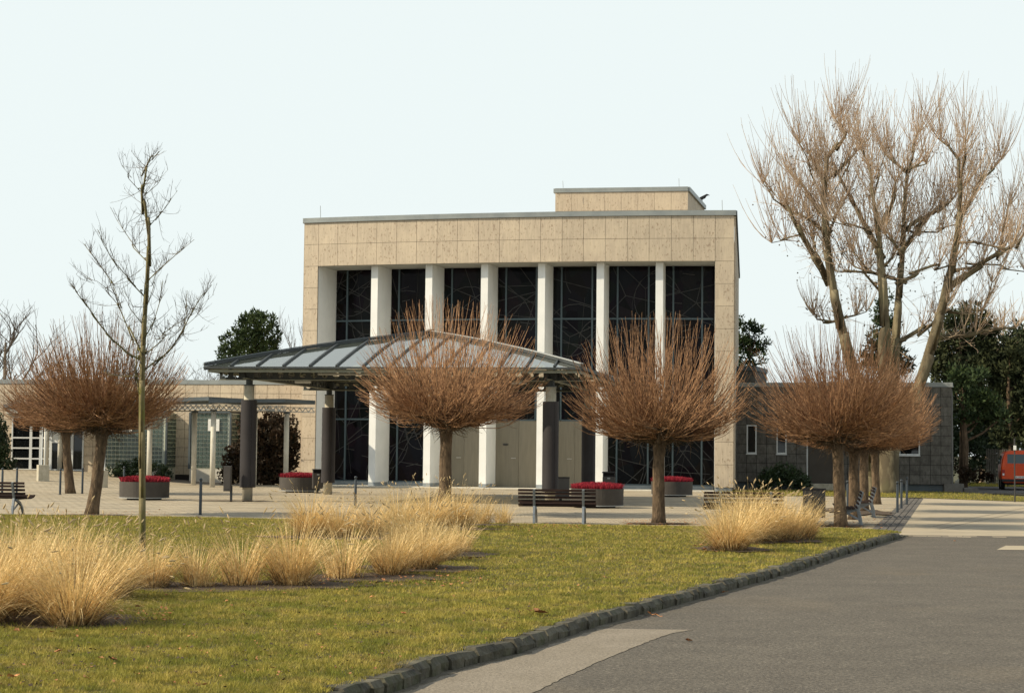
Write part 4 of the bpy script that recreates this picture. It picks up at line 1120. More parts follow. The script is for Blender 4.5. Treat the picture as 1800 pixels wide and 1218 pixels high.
# --- slender young tree on the lawn
def cy_(cx,cy): return (100+cx/1.8467,240+cy/1.8467)
by=G(250,978); yt=thing('young_tree',(by.x,by.y,by.z),'slender bare young tree standing among dry grasses at the left','tree')
def Yp(pts,sw=0.0): return limb_path(pts,by.y,sw,cy_)
mb=MB(); P=[Vector((by.x,by.y,by.z-.05))]+Yp([(277,1215),(277,1000),(276,820),(279,700),(284,600),(290,500),(297,380),(298,280),(285,215),(275,170),(290,110),(303,70),(332,48)])
S=smooth_path(P,4); mb.tube(S,[.051*(1-.93*(i/(len(S)-1))**1.15)+.002 for i in range(len(S))],8); ytr=obj('trunk',mb,M['ybark'],yt,smooth=True)
r_=random.Random(4); yl=MB(); ysh=MB()
YL=[([(271,822),(258,770),(258,700),(272,640)],.017,.3),([(271,712),(225,700),(170,650),(120,585),(88,535),(62,500),(50,480)],.016,-.8),([(272,702),(240,630),(205,560),(182,480)],.015,.7),
 ([(182,480),(150,430),(115,385),(88,350)],.008,.9),([(280,500),(235,470),(190,410),(150,350),(130,300)],.011,-.5),([(294,398),(250,360),(220,310),(192,268)],.009,.5),
 ([(284,640),(315,600),(335,540),(345,470)],.011,.6),([(283,760),(330,720),(380,680),(410,630),(440,570),(470,520),(503,480)],.014,.8),([(280,700),(335,665),(370,620)],.010,-.7),
 ([(405,640),(420,570),(425,500)],.008,-.3),([(295,470),(335,430),(385,385),(445,335)],.010,-.6),([(299,292),(335,250),(365,215),(390,175)],.008,.4),([(275,170),(235,140),(210,95)],.007,-.3),
 ([(282,185),(325,155),(362,110)],.006,.3),([(262,776),(220,778),(170,775),(150,765)],.007,.2),([(205,560),(160,500),(130,470),(75,460)],.006,-.8),([(340,660),(400,600),(445,590),(510,510)],.006,.9),([(284,600),(240,560),(215,500)],.008,-.3),([(289,540),(315,490),(325,430)],.007,.2)]
allQ=[S[len(S)//2:]]
for pts,r0,sw in YL:
    Q=smooth_path(Yp(pts,sw),4); Q=[q+Vector((r_.uniform(-.008,.008),0,r_.uniform(-.008,.008))) for q in Q]; yl.tube(Q,rads(len(Q),r0,r0*.3),6); allQ.append(Q)
obj('limbs',yl,M['ybark'],ytr,smooth=True)
for Q in allQ: twigs(ysh,Q,r_,11,(.14,.5),.35,.75,.0042,2,.2)
obj('twigs',ysh,M['gtwig'],yt,kind='stuff')

# --- generic far bare tree
def bare_tree(px,py_base,Y,H,Wd,seed,label,mt='gtwig',group='bare trees in the distance',dens=1.0):
    r_=random.Random(seed); b=at(px,py_base,Y); b.z=0
    t=thing('bare_tree',b,label,'tree',group); mb=MB(); tw=MB()
    def grow(p,d,L,r,g):
        pts=[p]; 
        for k in range(4):
            d=(d+Vector((r_.uniform(-.15,.15),r_.uniform(-.15,.15),.07))).normalized(); p=p+d*L/4; pts.append(p)
        (mb if g<2 else tw).tube(pts,rads(5,r,r*.6),6 if g<2 else 3,cap=False)
        if g>=5: return
        for _ in range(3 if g else 5):
            i=r_.randint(2,4) if g else r_.randint(2,4); q=pts[i]; a=r_.uniform(0,6.28); sp=r_.uniform(.45,1.0)*Wd/H*1.6
            dd=(d+Vector((math.cos(a)*sp,math.sin(a)*sp,.15))).normalized(); grow(q,dd,L*r_.uniform(.58,.75),r*.55,g+1)
    grow(Vector((b.x,b.y,-.1)),Vector((0,0,1)),H*.42,H*.018,0)
    obj('trunk',mb,M[mt],t); obj('crown',tw,M[mt],t,kind='stuff'); return t
bare_tree(6,840,118,13.5,10,1,'bare tree rising above the left wing roof at the far left')
bare_tree(-45,840,121,10.5,9,21,'bare tree cut by the left frame edge behind the left wing')
bare_tree(250,840,128,9.2,10,2,'bare brownish tree behind the young tree above the left wing roof')
bare_tree(318,840,122,8.3,8,3,'low bare tree left of the dark pine above the left wing')
bare_tree(345,840,126,8.0,8,13,'pale bare tree touching the dark pine on its left side')
bare_tree(519,840,112,9.8,3.5,4,'thin bare tree between the dark pine and the hall')
bare_tree(1775,840,112,13.5,12,5,'bare tree tangled above the evergreens at the right frame edge','ptwig')
bare_tree(1725,840,116,11,10,15,'low bare tree behind the evergreens at the right','ptwig')
bare_tree(1385,840,128,8.2,8,16,'low bare tree seen over the grey wing behind the ball trees')

# ================================================================== EVERGREENS
PER=2.5
def needle_clump(me_seed,mt,R0=.5,n=46,ln=.24,wd=.035,name='needles'):
    r_=random.Random(me_seed); mb=MB()
    for _ in range(n):
        d=Vector((r_.gauss(0,1),r_.gauss(0,1),r_.gauss(.25,1))).normalized(); p=d*R0*r_.uniform(.25,1); s=Vector((r_.gauss(0,1),r_.gauss(0,1),r_.gauss(0,1))).cross(d).normalized()*wd
        e=p+(d+Vector((0,0,.5))).normalized()*ln; n_=len(mb.v); mb.v+=[tuple(p-s),tuple(p+s),tuple(e)]; mb.f.append((n_,n_+1,n_+2))
    return mb
def foliage(lobes,seed,per,R0,n,ln,wd,shell=.35):
    per=per*PER; wd=wd*1.55; R0=R0*1.1
    """many leaf-sized faces spread through irregular lobes (centre, radii)"""
    r_=random.Random(seed); V_=[];F_=[]
    protos_=[needle_clump(s,None,R0,n,ln,wd) for s in range(5)]
    for (c,rx,ry,rz_) in lobes:
        c=Vector(c); m_=int(per*rx*rz_*max(ry,.5)**.5)
        for _ in range(m_):
            d=Vector((r_.gauss(0,1),r_.gauss(0,1),r_.gauss(0,1))).normalized(); k=shell+(1-shell)*r_.random()**.6
            q=c+Vector((d.x*rx*k,d.y*ry*k,d.z*rz_*k)); p_=r_.choice(protos_); a=r_.uniform(0,6.28); s=r_.uniform(.7,1.3); ca,sa=math.cos(a)*s,math.sin(a)*s
            n0=len(V_)
            V_+=[(q.x+x*ca-y*sa,q.y+x*sa+y*ca,q.z+z*s) for x,y,z in p_.v]; F_+=[tuple(n0+i for i in f) for f in p_.f]
    mb=MB(); mb.v=V_; mb.f=F_; return mb
def evergreen(name,px,Y,lobes_px,seed,label,mt='needle',group=None,per=26,trunk_h=4.5,R0=.30,n=26,ln=.20,wd=.045,cat='tree',base_py=860,depth=.8,tr=.18):
    b=at(px,base_py,Y); b.z=0; t=thing(name,b,label,cat,group); r_=random.Random(seed)
    lobes=[]; s=Y/F
    for (x,y,rx,ry) in lobes_px:
        dy=r_.uniform(-1,1)*rx*s*.5; c=at(x,y,Y+dy); lobes.append((c,rx*s,rx*s*depth,ry*s))
    mb=foliage(lobes,seed,per,R0,n,ln,wd); obj('crown',mb,M[mt],t,kind='stuff')
    tk=MB(); top=max(l[0].z for l in lobes)
    if tr:
        tk.tube([(b.x,b.y,-.1),(b.x+.1,b.y,top*.35),(b.x-.05,b.y,top*.7),(b.x,b.y,top*.9)],[tr,tr*.85,tr*.6,tr*.25],8)
        for (c,rx,ry,rz_) in lobes[::1]:
            q=Vector((b.x,b.y,max(.5,c.z-rz_*.6-abs(c.x-b.x)*.5))); q.z=min(q.z,top*.8); tk.tube([q,q.lerp(c,.5)+Vector((0,0,-.15)),c],[tr*.35,tr*.25,tr*.12],5)
        obj('trunk',tk,M['bark'],t)
    return t
evergreen('pine_tree',442,108,[(445,575,34,26),(415,600,26,20),(478,590,14,22),(400,625,18,20),(440,615,34,24),(470,612,22,18),(500,632,14,10),(395,645,16,16),(430,640,30,14),(476,640,24,10),(518,628,7,12),(436,562,12,12),(460,560,12,12),(480,565,7,8)],31,'dark rounded pine tree rising behind the left end of the canopy',per=22)
evergreen('pine_tree',1318,112,[(1300,590,10,22),(1317,577,8,14),(1330,588,9,12),(1312,610,18,18),(1330,612,14,14),(1345,605,9,9),(1306,635,16,18),(1330,640,16,9),(1300,565,5,10)],32,'dark pine tree peeking out just right of the hall',per=24)
evergreen('fir_tree',1556,104,[(1556,525,10,16),(1552,548,18,18),(1562,572,26,18),(1548,595,30,18),(1560,618,34,18),(1540,640,36,18),(1575,640,30,20)],33,'dark pointed fir tree behind the plane tree stems','needle',per=22)
evergreen('fir_tree',1690,100,[(1705,548,22,18),(1690,570,38,20),(1725,572,28,22),(1668,600,30,26),(1705,608,40,26),(1740,600,24,26),(1660,640,32,28),(1700,650,42,30),(1742,645,30,30)],34,'broad dull green conifer with a brown tinge right of the grey wing','needle2',per=19,R0=.34,n=28,wd=.05)
evergreen('pine_tree',1693,93,[(1700,660,34,20),(1680,690,26,20),(1715,700,34,22),(1740,715,26,22),(1690,730,26,16),(1720,740,34,14),(1760,735,22,16)],35,'green pine with a leaning dark trunk beside the wing corner','needle',per=19,trunk_h=4,tr=.24)
evergreen('conifer',1775,99,[(1775,625,24,34),(1800,650,30,40),(1765,670,24,30),(1790,700,34,34),(1765,735,34,30),(1800,745,36,30),(1830,690,34,60),(1780,770,40,20)],36,'tall dark conifer behind the orange van at the right frame edge','needle2',per=17,R0=.34,n=28,wd=.05)
evergreen('conifer',1745,110,[(1660,700,40,50),(1700,640,40,50),(1740,660,44,60),(1790,640,44,60),(1830,660,50,80),(1690,750,50,50),(1750,740,50,50),(1650,640,24,40),(1810,600,34,40)],43,'dense dark conifer filling the gap behind the pine and the van','needle2',per=12,R0=.36,n=30,wd=.055)
evergreen('hedge',1720,106,[(1650,800,40,40),(1700,800,40,42),(1750,800,40,42),(1800,790,50,48),(1850,790,50,50),(1680,760,40,30),(1740,765,40,30),(1900,780,60,60)],37,'tall dark hedge closing the view behind the orange van','leaf',per=20,cat='hedge',tr=0,R0=.3,n=26,wd=.05,ln=.14)
evergreen('brown_shrub',1716,92,[(1700,838,14,9),(1716,835,16,11),(1735,838,12,10),(1690,828,10,8)],38,'low russet leaved shrub below the pine, left of the orange van','rleaf',per=60,cat='shrub',tr=0,R0=.16,n=30,ln=.07,wd=.045)
evergreen('evergreen_shrub',1378,83.2,[(1355,842,20,16),(1378,836,22,19),(1402,843,20,14),(1340,850,14,10),(1415,850,10,9)],39,'dark evergreen shrub against the shaded grey wing, right of the hall','leaf',per=70,cat='shrub',tr=0,R0=.2,n=30,ln=.09,wd=.04)
evergreen('evergreen_shrub',242,86,[(205,832,18,12),(235,826,24,17),(268,828,22,16),(290,834,14,10),(215,822,12,8)],40,'low dark shrub below the wide glass block bay','leaf',per=70,cat='shrub',tr=0,R0=.2,n=30,ln=.09,wd=.04)
evergreen('red_brown_shrub',464,83.5,[(470,765,34,34),(500,790,22,40),(440,790,28,38),(475,815,44,34),(412,815,20,30),(440,750,20,18),(505,760,14,24),(398,840,12,14),(455,840,50,14),(480,738,18,12)],41,'big reddish brown evergreen bush between the pergola pillars and the hall','rleaf',per=44,cat='shrub',tr=.05,R0=.25,n=34,ln=.11,wd=.05)
evergreen('evergreen_shrub',-8,89.5,[(0,790,14,40),(-20,770,30,50),(8,818,14,14)],42,'dark bush at the left frame edge beside the glazed entrance','leaf',per=50,cat='shrub',tr=0,R0=.25,n=30,ln=.1,wd=.05)

# ================================================================== ORNAMENTAL GRASS CLUMPS
def make_clump(seed,h=1.0,w=.62,n=620,plumes=26,stiff=1.0):
    r_=random.Random(seed); mb=MB(); bs=MB(); pl=MB()
    def blade(p,a,L,lean,wd,m_):
        pts=[]; q=Vector(p); d=Vector((math.cos(a)*lean,math.sin(a)*lean,1)).normalized(); s=Vector((-math.sin(a),math.cos(a),0))
        g=r_.uniform(.02,.19)*(1+lean*1.3)*(2-stiff); K=5; tw=r_.uniform(-.8,.8); s=(s+Vector((math.cos(a),math.sin(a),0))*tw).normalized()
        for k in range(K+1):
            pts.append(q); q=q+d*L/K; d=(d+Vector((math.cos(a)*g,math.sin(a)*g,-g*.9*(k*.5)))).normalized()
        n0=len(m_.v)
        for k,p_ in enumerate(pts):
            ww=wd*(1-(k/K)**1.6*.9)
            m_.v.append(tuple(p_-s*ww)); m_.v.append(tuple(p_+s*ww))
        for k in range(K): m_.f.append((n0+2*k,n0+2*k+1,n0+2*k+3,n0+2*k+2))
        return pts
    for i in range(n):
        a=r_.uniform(0,6.28); rr=r_.random()**.7*.20; lean=r_.uniform(.0,.3)+r_.random()**1.2*w*1.35
        L=h*r_.uniform(.55,1.05)*(1-.25*min(1,lean*.6))
        blade((rr*math.cos(a),rr*math.sin(a),0),a+r_.uniform(-.5,.5),L,lean,r_.uniform(.0034,.0066),mb)
    for i in range(int(n*.42)):
        a=r_.uniform(0,6.28); rr=r_.random()**.5*.24; lean=r_.uniform(.2,2.2); L=h*r_.uniform(.25,.65)
        blade((rr*math.cos(a),rr*math.sin(a),0),a,L,lean,r_.uniform(.003,.0045),bs)
    for i in range(int(n*.06)):
        a=r_.uniform(0,6.28); blade((.1*math.cos(a),.1*math.sin(a),0),a,h*r_.uniform(.9,1.3),r_.uniform(.3,1.1),r_.uniform(.0032,.005),mb)
    for i in range(plumes):
        a=r_.uniform(0,6.28); lean=r_.uniform(.05,.75)*w*1.3; L=h*r_.uniform(.9,1.12); P=blade((.08*math.cos(a),.08*math.sin(a),0),a,L,lean,.0042,mb)
        e=P[-1]; d=(P[-1]-P[-2]).normalized(); d=(d+Vector((math.cos(a)*.3,math.sin(a)*.3,0))).normalized(); ln=r_.uniform(.05,.10)
        pl.tube([e,e+d*ln*.3,e+d*ln*.7,e+d*ln],[.003,.009,.008,.002],5,cap=False)
    t=thing('grass_clump',(0,0,0),'x','grass clump','dry ornamental grasses in the lawn')
    obj('blades',mb,M['dry'],t,kind='stuff'); obj('base_tuft',bs,M['drybase'],t,kind='stuff'); obj('plumes',pl,M['plume'],t,kind='stuff'); return t
GP={'big':make_clump(1,1.0,.75,760,30),'mid':make_clump(2,.95,.5,500,22),'small':make_clump(3,.74,.30,190,9),'wide':make_clump(4,1.0,.85,640,26)}
GC=[ # px,py,kind,scale,label
 (128,1098,'wide',1.0,'largest dry grass clump, nearest to the viewer at the lower left'),
 (20,1080,'big',.98,'tall dry grass clump at the left frame edge beside the largest clump'),
 (-40,1095,'big',1.0,'dry grass clump cut by the left frame edge'),
 (62,1050,'big',.92,'dry grass clump behind the largest clump, toward the left frame edge'),
 (190,1052,'big',.85,'dry grass clump behind the largest clump on its right'),
 (120,1030,'mid',.98,'dry grass clump in the second line behind the largest clump'),
 (15,1022,'mid',.98,'dry grass clump at the left edge in the rear line'),
 (268,1032,'mid',.78,'brownish based dry grass clump at the foot of the young tree'),
 (346,1030,'small',.95,'short brown dry grass clump right of the young tree'),
 (424,1028,'small',1.12,'small thin dry grass clump between the short brown one and the tall spreading one'),
 (514,1028,'mid',1.0,'tall spreading dry grass clump with long leaning stalks'),
 (604,1016,'small',1.15,'small dry grass clump right of the tall spreading one'),
 (688,1010,'mid',.9,'rounded dry grass clump at the front of the middle group'),
 (740,1000,'big',.85,'dense dry grass clump in the front of the middle group, on the right'),
 (778,985,'big',.68,'dense dry grass clump right behind the front middle group'),
 (722,975,'big',.95,'dry grass clump in the heart of the middle group'),
 (806,970,'small',.95,'outermost right dry grass clump of the front middle group'),
 (545,943,'big',1.0,'leftmost dry grass clump of the rear row by the paving'),
 (598,945,'mid',.92,'second dry grass clump of the rear row by the paving'),
 (655,942,'mid',.92,'dry grass clump in the middle of the rear row'),
 (700,938,'mid',1.1,'dry grass clump of the rear row left of the ball tree trunk'),
 (752,932,'big',1.05,'dry grass clump hugging the ball tree trunk on the left'),
 (800,928,'big',1.05,'dry grass clump hugging the ball tree trunk on the right'),
 (845,922,'small',1.1,'low dry grass clump before the middle bench'),
 (884,921,'small',.9,'last low dry grass clump left of the middle bench'),
 (1282,968,'wide',1.12,'nearest bright dry grass clump of the right hand group'),
 (1318,955,'big',1.1,'bright dry grass clump in the centre of the right hand group'),
 (1352,952,'big',1.05,'dry grass clump in the right part of the right hand group'),
 (1300,945,'big',1.08,'rear dry grass clump of the right hand group before the half hidden bench'),
 (1385,950,'mid',1.08,'dark based dry grass clump near the right end of the right hand group'),
 (1412,947,'mid',1.0,'last dry grass clump of the right hand group before the right bin')]
seen=set()
for px,py,k,s_,lab in GC:
    t=GP[k] if k not in seen else copy_tree(GP[k]); seen.add(k)
    p=G(px,py); place(t,(p.x,p.y,p.z-.01),rnd.uniform(0,6.28),s_,lab)

# ================================================================== LAWN BLADES (uncountable)
rs=np.random.RandomState(5)
def blades(N,ylo,yhi,hmin,hmax,wd):
    y=rs.uniform(0,1,N*2); y=ylo+(yhi-ylo)*y**1.15
    x=rs.uniform(-.335,.315,N*2)*y
    kx=np.interp(y,[p.y for p in KERB],[p.x for p in KERB]); bx=np.interp(x,[p.x for p in BACK],[p.y for p in BACK])
    edge=rs.uniform(-.10,.02,N*2)
    cl=np.sin(x*13.1+2*np.sin(y*4.1))*np.sin(y*11.3+2*np.sin(x*5.3))+.5*np.sin(x*29+y*17)*np.sin(y*31-x*23)
    m_=(x<kx-.10+edge*.5)&(y<bx+edge*1.2)&(rs.uniform(-1.3,1.0,N*2)<cl+.35)
    for (sx,sy,sw,sh) in SOIL: m_&=((x-sx)/sw)**2+((y-sy)/sh)**2>rs.uniform(.35,1.15,N*2)
    x=x[m_][:N]; y=y[m_][:N]; bx=bx[m_][:N]; n=len(x)
    t=np.clip((bx-y)/4.0,0,1); z=np.where(y>30,.115*t*t*(3-2*t),.115)
    a=rs.uniform(0,2*np.pi,n); h=rs.uniform(hmin,hmax,n)*(1+.3*np.sin(x*9.1+y*5.7)*np.sin(y*7.3-x*4.1)+.2*np.sin(x*3.1-y*5.3)); w=wd*rs.uniform(.7,1.3,n)*(1+ (y-12)/22)
    lx=rs.normal(0,.6,n)*h; ly=rs.normal(0,.6,n)*h
    v=np.empty((n,3,3)); v[:,0]=np.stack([x-np.cos(a)*w,y-np.sin(a)*w,z-.004],1); v[:,1]=np.stack([x+np.cos(a)*w,y+np.sin(a)*w,z-.004],1); v[:,2]=np.stack([x+lx,y+ly,z+h],1)
    return v.reshape(-1,3)
v=np.concatenate([blades(300000,11.0,20,.012,.044,.0034),blades(260000,20,42.5,.014,.044,.0042)])
n=len(v)//3
me=bpy.data.meshes.new('lawn_grass'); me.vertices.add(len(v)); me.vertices.foreach_set('co',v.ravel()); me.loops.add(n*3); me.loops.foreach_set('vertex_index',np.arange(n*3,dtype=np.int32))
me.polygons.add(n); me.polygons.foreach_set('loop_start',np.arange(0,n*3,3,dtype=np.int32)); me.polygons.foreach_set('loop_total',np.full(n,3,dtype=np.int32)); me.update(); me.materials.append(M['blade'])
o=bpy.data.objects.new('lawn_grass',me); col.objects.link(o); tagp(o,'short patchy green and yellow grass of the lawn','grass',kind='stuff')
# grass of the strip before the wing
def strip_grass(px0,px1,N,nm,lab):
    mb=MB(); r_=random.Random(3)
    for _ in range(N):
        px=r_.uniform(px0,px1)
        def L_(P,x): return interp(P,x,0,1)
        x=r_.uniform(9.0,26)
        lo=L_([(p.x,p.y) for p in TL],x); hi=L_([(p.x,p.y) for p in TH],x); y=lo+(hi-lo)*r_.random(); a=r_.uniform(0,3.14); h=r_.uniform(.03,.09); w=.012
        n=len(mb.v); mb.v+=[(x-w*math.cos(a),y-w*math.sin(a),.01),(x+w*math.cos(a),y+w*math.sin(a),.01),(x+r_.uniform(-.03,.03),y+r_.uniform(-.03,.03),h)]; mb.f.append((n,n+1,n+2))
    solo(nm,mb,M['blade'],(0,0,0),lab,'grass',kind='stuff')
strip_grass(1300,1990,26000,'strip_grass','shaded grass strip in front of the grey wing')
a_=[pick(1690,855),pick(1700,850),pick(1900,850),pick(1900,856)]
mb=MB(); mb.quad(*[(p.x,p.y,.03) for p in (a_[0],a_[3],a_[2],a_[1])]); solo('grass_verge',mb,M['grassbase'],(0,0,0),kind='structure')
mb=MB(); r_=random.Random(9)
for _ in range(5000):
    x=r_.uniform(a_[0].x,a_[2].x); y=r_.uniform(a_[0].y,a_[1].y); n=len(mb.v); mb.v+=[(x-.03,y,.02),(x+.03,y,.02),(x,y,.02+r_.uniform(.06,.14))]; mb.f.append((n,n+1,n+2))
solo('verge_grass',mb,M['blade'],(0,0,0),'sunlit grass verge before the dark hedge by the van','grass',kind='stuff')

# fallen leaves: individuals near the camera, litter as stuff
def leaf_mesh(seed):
    r_=random.Random(seed); mb=MB(); n=11; P=[]
    for i in range(n):
        a=2*math.pi*i/n; rr=(.055 if i%2 else .036)*r_.uniform(.8,1.2); P.append((rr*math.cos(a),rr*.8*math.sin(a),.006+.028*abs(math.sin(a+seed))*r_.uniform(.4,1)))
    mb.v=[(0,0,.004)]+P; 
    for i in range(n): mb.f.append((0,1+i,1+(i+1)%n))
    mb.tube([(.04,0,.02),(.075,.005,.012),(.10,.0,.02)],.0022,3); return mesh_from('fallen_leaf',mb.v,mb.f,M['fleaf'])
LM=[leaf_mesh(s) for s in range(4)]
LP=[(948,1082,1.5,'large curled pale leaf lying on the lawn near the kerb'),(1146,1082,1.25,'orange leaf lying in the gutter at the end of the pale asphalt strip'),(1211,1127,.8,'small orange leaf on the open asphalt right of the pale strip'),
 (1270,1037,.8,'brown leaf stuck at the foot of the kerb'),(24,1197,1.0,'orange leaf on the lawn at the bottom left corner'),(102,1151,.7,'orange leaf on the lawn below the largest grass clump'),(199,1165,.7,None),(177,1162,.5,None),(219,1112,.6,None),(30,1113,.7,None),(92,1116,.55,None),
 (243,1071,.7,'leaf resting on the soil right of the largest grass clump'),(240,1191,.55,None),(709,1083,.75,None),(654,1053,.6,None),(573,1071,.45,None),(779,1034,.6,None),(1103,992,.7,None),(1064,1018,.6,None),(1077,985,.5,None),(1237,969,1.0,None),(1222,962,.8,None),(1310,962,.9,None),
 (1330,960,.8,None),(1376,953,.7,None),(934,945,.6,None),(958,922,.6,None),(1000,925,.6,None),(912,933,.6,None),(930,935,.5,None),(372,1042,.5,None),(293,1050,.5,None),(398,1061,.5,None),(442,928,.7,None),(300,921,.8,None),(280,896,.7,None),(1513,951,.6,None),(1678,951,.7,'pinkish leaf alone on the far asphalt'),(820,973,.7,None),(826,985,.7,None),(1150,929,.6,None),(1075,931,.6,None),(1190,933,.6,None),(1400,954,.6,None),(1424,955,.5,None),
 (500,1046,.45,None),(888,1100,.4,None),(1013,1096,.35,None),(150,1197,.5,None),(480,1180,.45,None),(356,1210,.6,None),(660,1180,.4,None),(560,1120,.4,None),(870,1020,.45,None)]
for i,(px,py,s_,lab) in enumerate(LP):
    p=G(px,py); z=p.z+(.024 if on_lawn(p.x,p.y) else .004)
    o=bpy.data.objects.new('fallen_leaf',LM[i%4]); col.objects.link(o); o.location=(p.x,p.y,z); o.rotation_euler=(rnd.uniform(-.3,.3),rnd.uniform(-.3,.3),rnd.uniform(0,6.28)); o.scale=(s_,)*3
    if lab: tagp(o,lab,'leaf')
    else: tagp(o,'small dry orange brown leaf lying on the lawn','leaf','small fallen leaves scattered on the lawn')
mb=MB(); r_=random.Random(77)
def litter(px0,px1,py0,py1,N,s0,s1):
    for _ in range(N):
        p=G(r_.uniform(px0,px1),r_.uniform(py0,py1))
        if py1>1000 and not on_lawn(p.x+.2,p.y): continue
        a=r_.uniform(0,6.28); s=r_.uniform(s0,s1); z=p.z+r_.uniform(.008,.03); n=len(mb.v)
        for k in range(4): mb.v.append((p.x+s*math.cos(a+k*1.57)*r_.uniform(.6,1.2),p.y+s*math.sin(a+k*1.57)*r_.uniform(.6,1.2),z+r_.uniform(0,.02)))
        mb.f.append((n,n+1,n+2,n+3))
litter(1095,1230,914,925,240,.012,.035); litter(890,1060,920,930,90,.01,.035); litter(0,1500,930,1215,420,.006,.018); litter(1440,1560,890,930,220,.012,.03); litter(90,300,900,912,200,.012,.03); litter(1225,1290,955,972,90,.012,.035); litter(200,300,1070,1095,70,.008,.025); litter(560,860,1000,1032,160,.01,.028)
solo('leaf_litter',mb,M['fleaf'],(0,0,0),'scattered dry leaf litter on the lawn and under the trees','litter',kind='stuff')

mb=MB(); r_=random.Random(78)
litter(0,1500,925,1215,1300,.006,.02)
solo('dead_bits',mb,M['soil'],(0,0,0),'dark dead bits and small bare spots in the lawn','litter',kind='stuff')

# ================================================================== STREET FURNITURE
def make_planter():
    t=thing('planter',(0,0,0),'x','planter','round dark planters with red heather'); mb=MB()
    mb.lathe([(.001,.06),(.70,.06),(.79,.08),(.80,.58),(.755,.58),(.75,.50),(.001,.50)],48); o=obj('tub',mb,M['planter'],t,smooth=False)
    mb=MB(); mb.lathe([(.001,0),(.55,0),(.55,.07),(.001,.07)],32); obj('foot_ring',mb,M['black'],t)
    mb=MB(); mb.lathe([(.802,.06),(.806,.06),(.806,.085),(.802,.085)],48); obj('rim_band',mb,M['cgrey'],t)
    mb=MB(); mb.lathe([(.001,.53),(.752,.53)],32); obj('soil_fill',mb,M['soil'],t)
    r_=random.Random(2); mb=MB()
    for _ in range(5200):
        a=r_.uniform(0,6.28); rr=.74*math.sqrt(r_.random()); x,y=rr*math.cos(a),rr*math.sin(a); h=.56+r_.uniform(.09,.25)*(1-.25*(rr/.74)**2); s=.012; b=r_.uniform(0,3.14); lx,ly=r_.gauss(0,.035),r_.gauss(0,.035); n=len(mb.v)
        if rr>.62: lx+=x*.07; ly+=y*.07
        mb.v+=[(x-s*math.cos(b),y-s*math.sin(b),.54),(x+s*math.cos(b),y+s*math.sin(b),.54),(x+s*math.cos(b)+lx*.7,y+ly*.7+s*math.sin(b),h-.04),(x+lx,y+ly,h)]; mb.f.append((n,n+1,n+2)); mb.f.append((n,n+2,n+3))
    obj('heather',mb,M['heath'],t,kind='stuff'); return t
pl0=make_planter()
for i,(px,py,lab) in enumerate([(253.5,880,'round dark planter of red heather behind the young tree trunk, leftmost of the four'),(527,867,'round dark planter of red heather with a lidded bin at its right side'),(1050,894,'round dark planter of red heather right behind the middle bench'),(1181,874.5,'round dark planter of red heather half behind the lone ball tree trunk')]):
    t=pl0 if i==0 else copy_tree(pl0); p=G(px,py-2); place(t,(p.x,p.y,gz(p.x,p.y)),i*1.3,1.0,lab)
def make_bollard():
    t=thing('bollard',(0,0,0),'x','bollard','slim blue grey steel bollards round the plaza')
    mb=MB(); mb.lathe([(.038,0),(.038,.80),(.030,.82),(.030,.845)],16); obj('post',mb,M['bollard'],t,smooth=True)
    mb=MB(); mb.sphere((0,0,.885),.043,14,8); obj('ball_head',mb,M['bollard'],t,smooth=True)
    mb=MB(); mb.lathe([(.055,0),(.055,.012),(.038,.016)],16); obj('foot_plate',mb,M['bollard'],t); return t
bo=make_bollard()
for i,(px,py,lab) in enumerate([(352,904.5,'slim bollard at the lawn edge between the young tree and the dark canopy column'),(624.5,893,'slim bollard behind the dry grass in front of the first white fins'),(105.5,869,'slim bollard left of the leaning left ball tree trunk'),(144.5,867.5,'slim bollard right of the leaning left ball tree trunk'),
   (29,868,'slim bollard above the backrest of the left bench'),(3.5,869,'slim bollard at the left frame edge above the left bench'),(217.5,861,'slim bollard behind the leftmost heather planter'),
   (1577.5,901,'nearest of the three bollards standing beside the dark sett band'),(1584.5,894,'middle one of the three bollards beside the dark sett band'),(1594,887,'farthest of the three bollards beside the dark sett band'),(1490,899,'slim bollard between the two nearest trunks of the right hand tree row')]):
    t=bo if i==0 else copy_tree(bo); p=G(px,py); place(t,(p.x,p.y,gz(p.x,p.y)),0,1.0 if i not in (9,) else 1.02,lab)
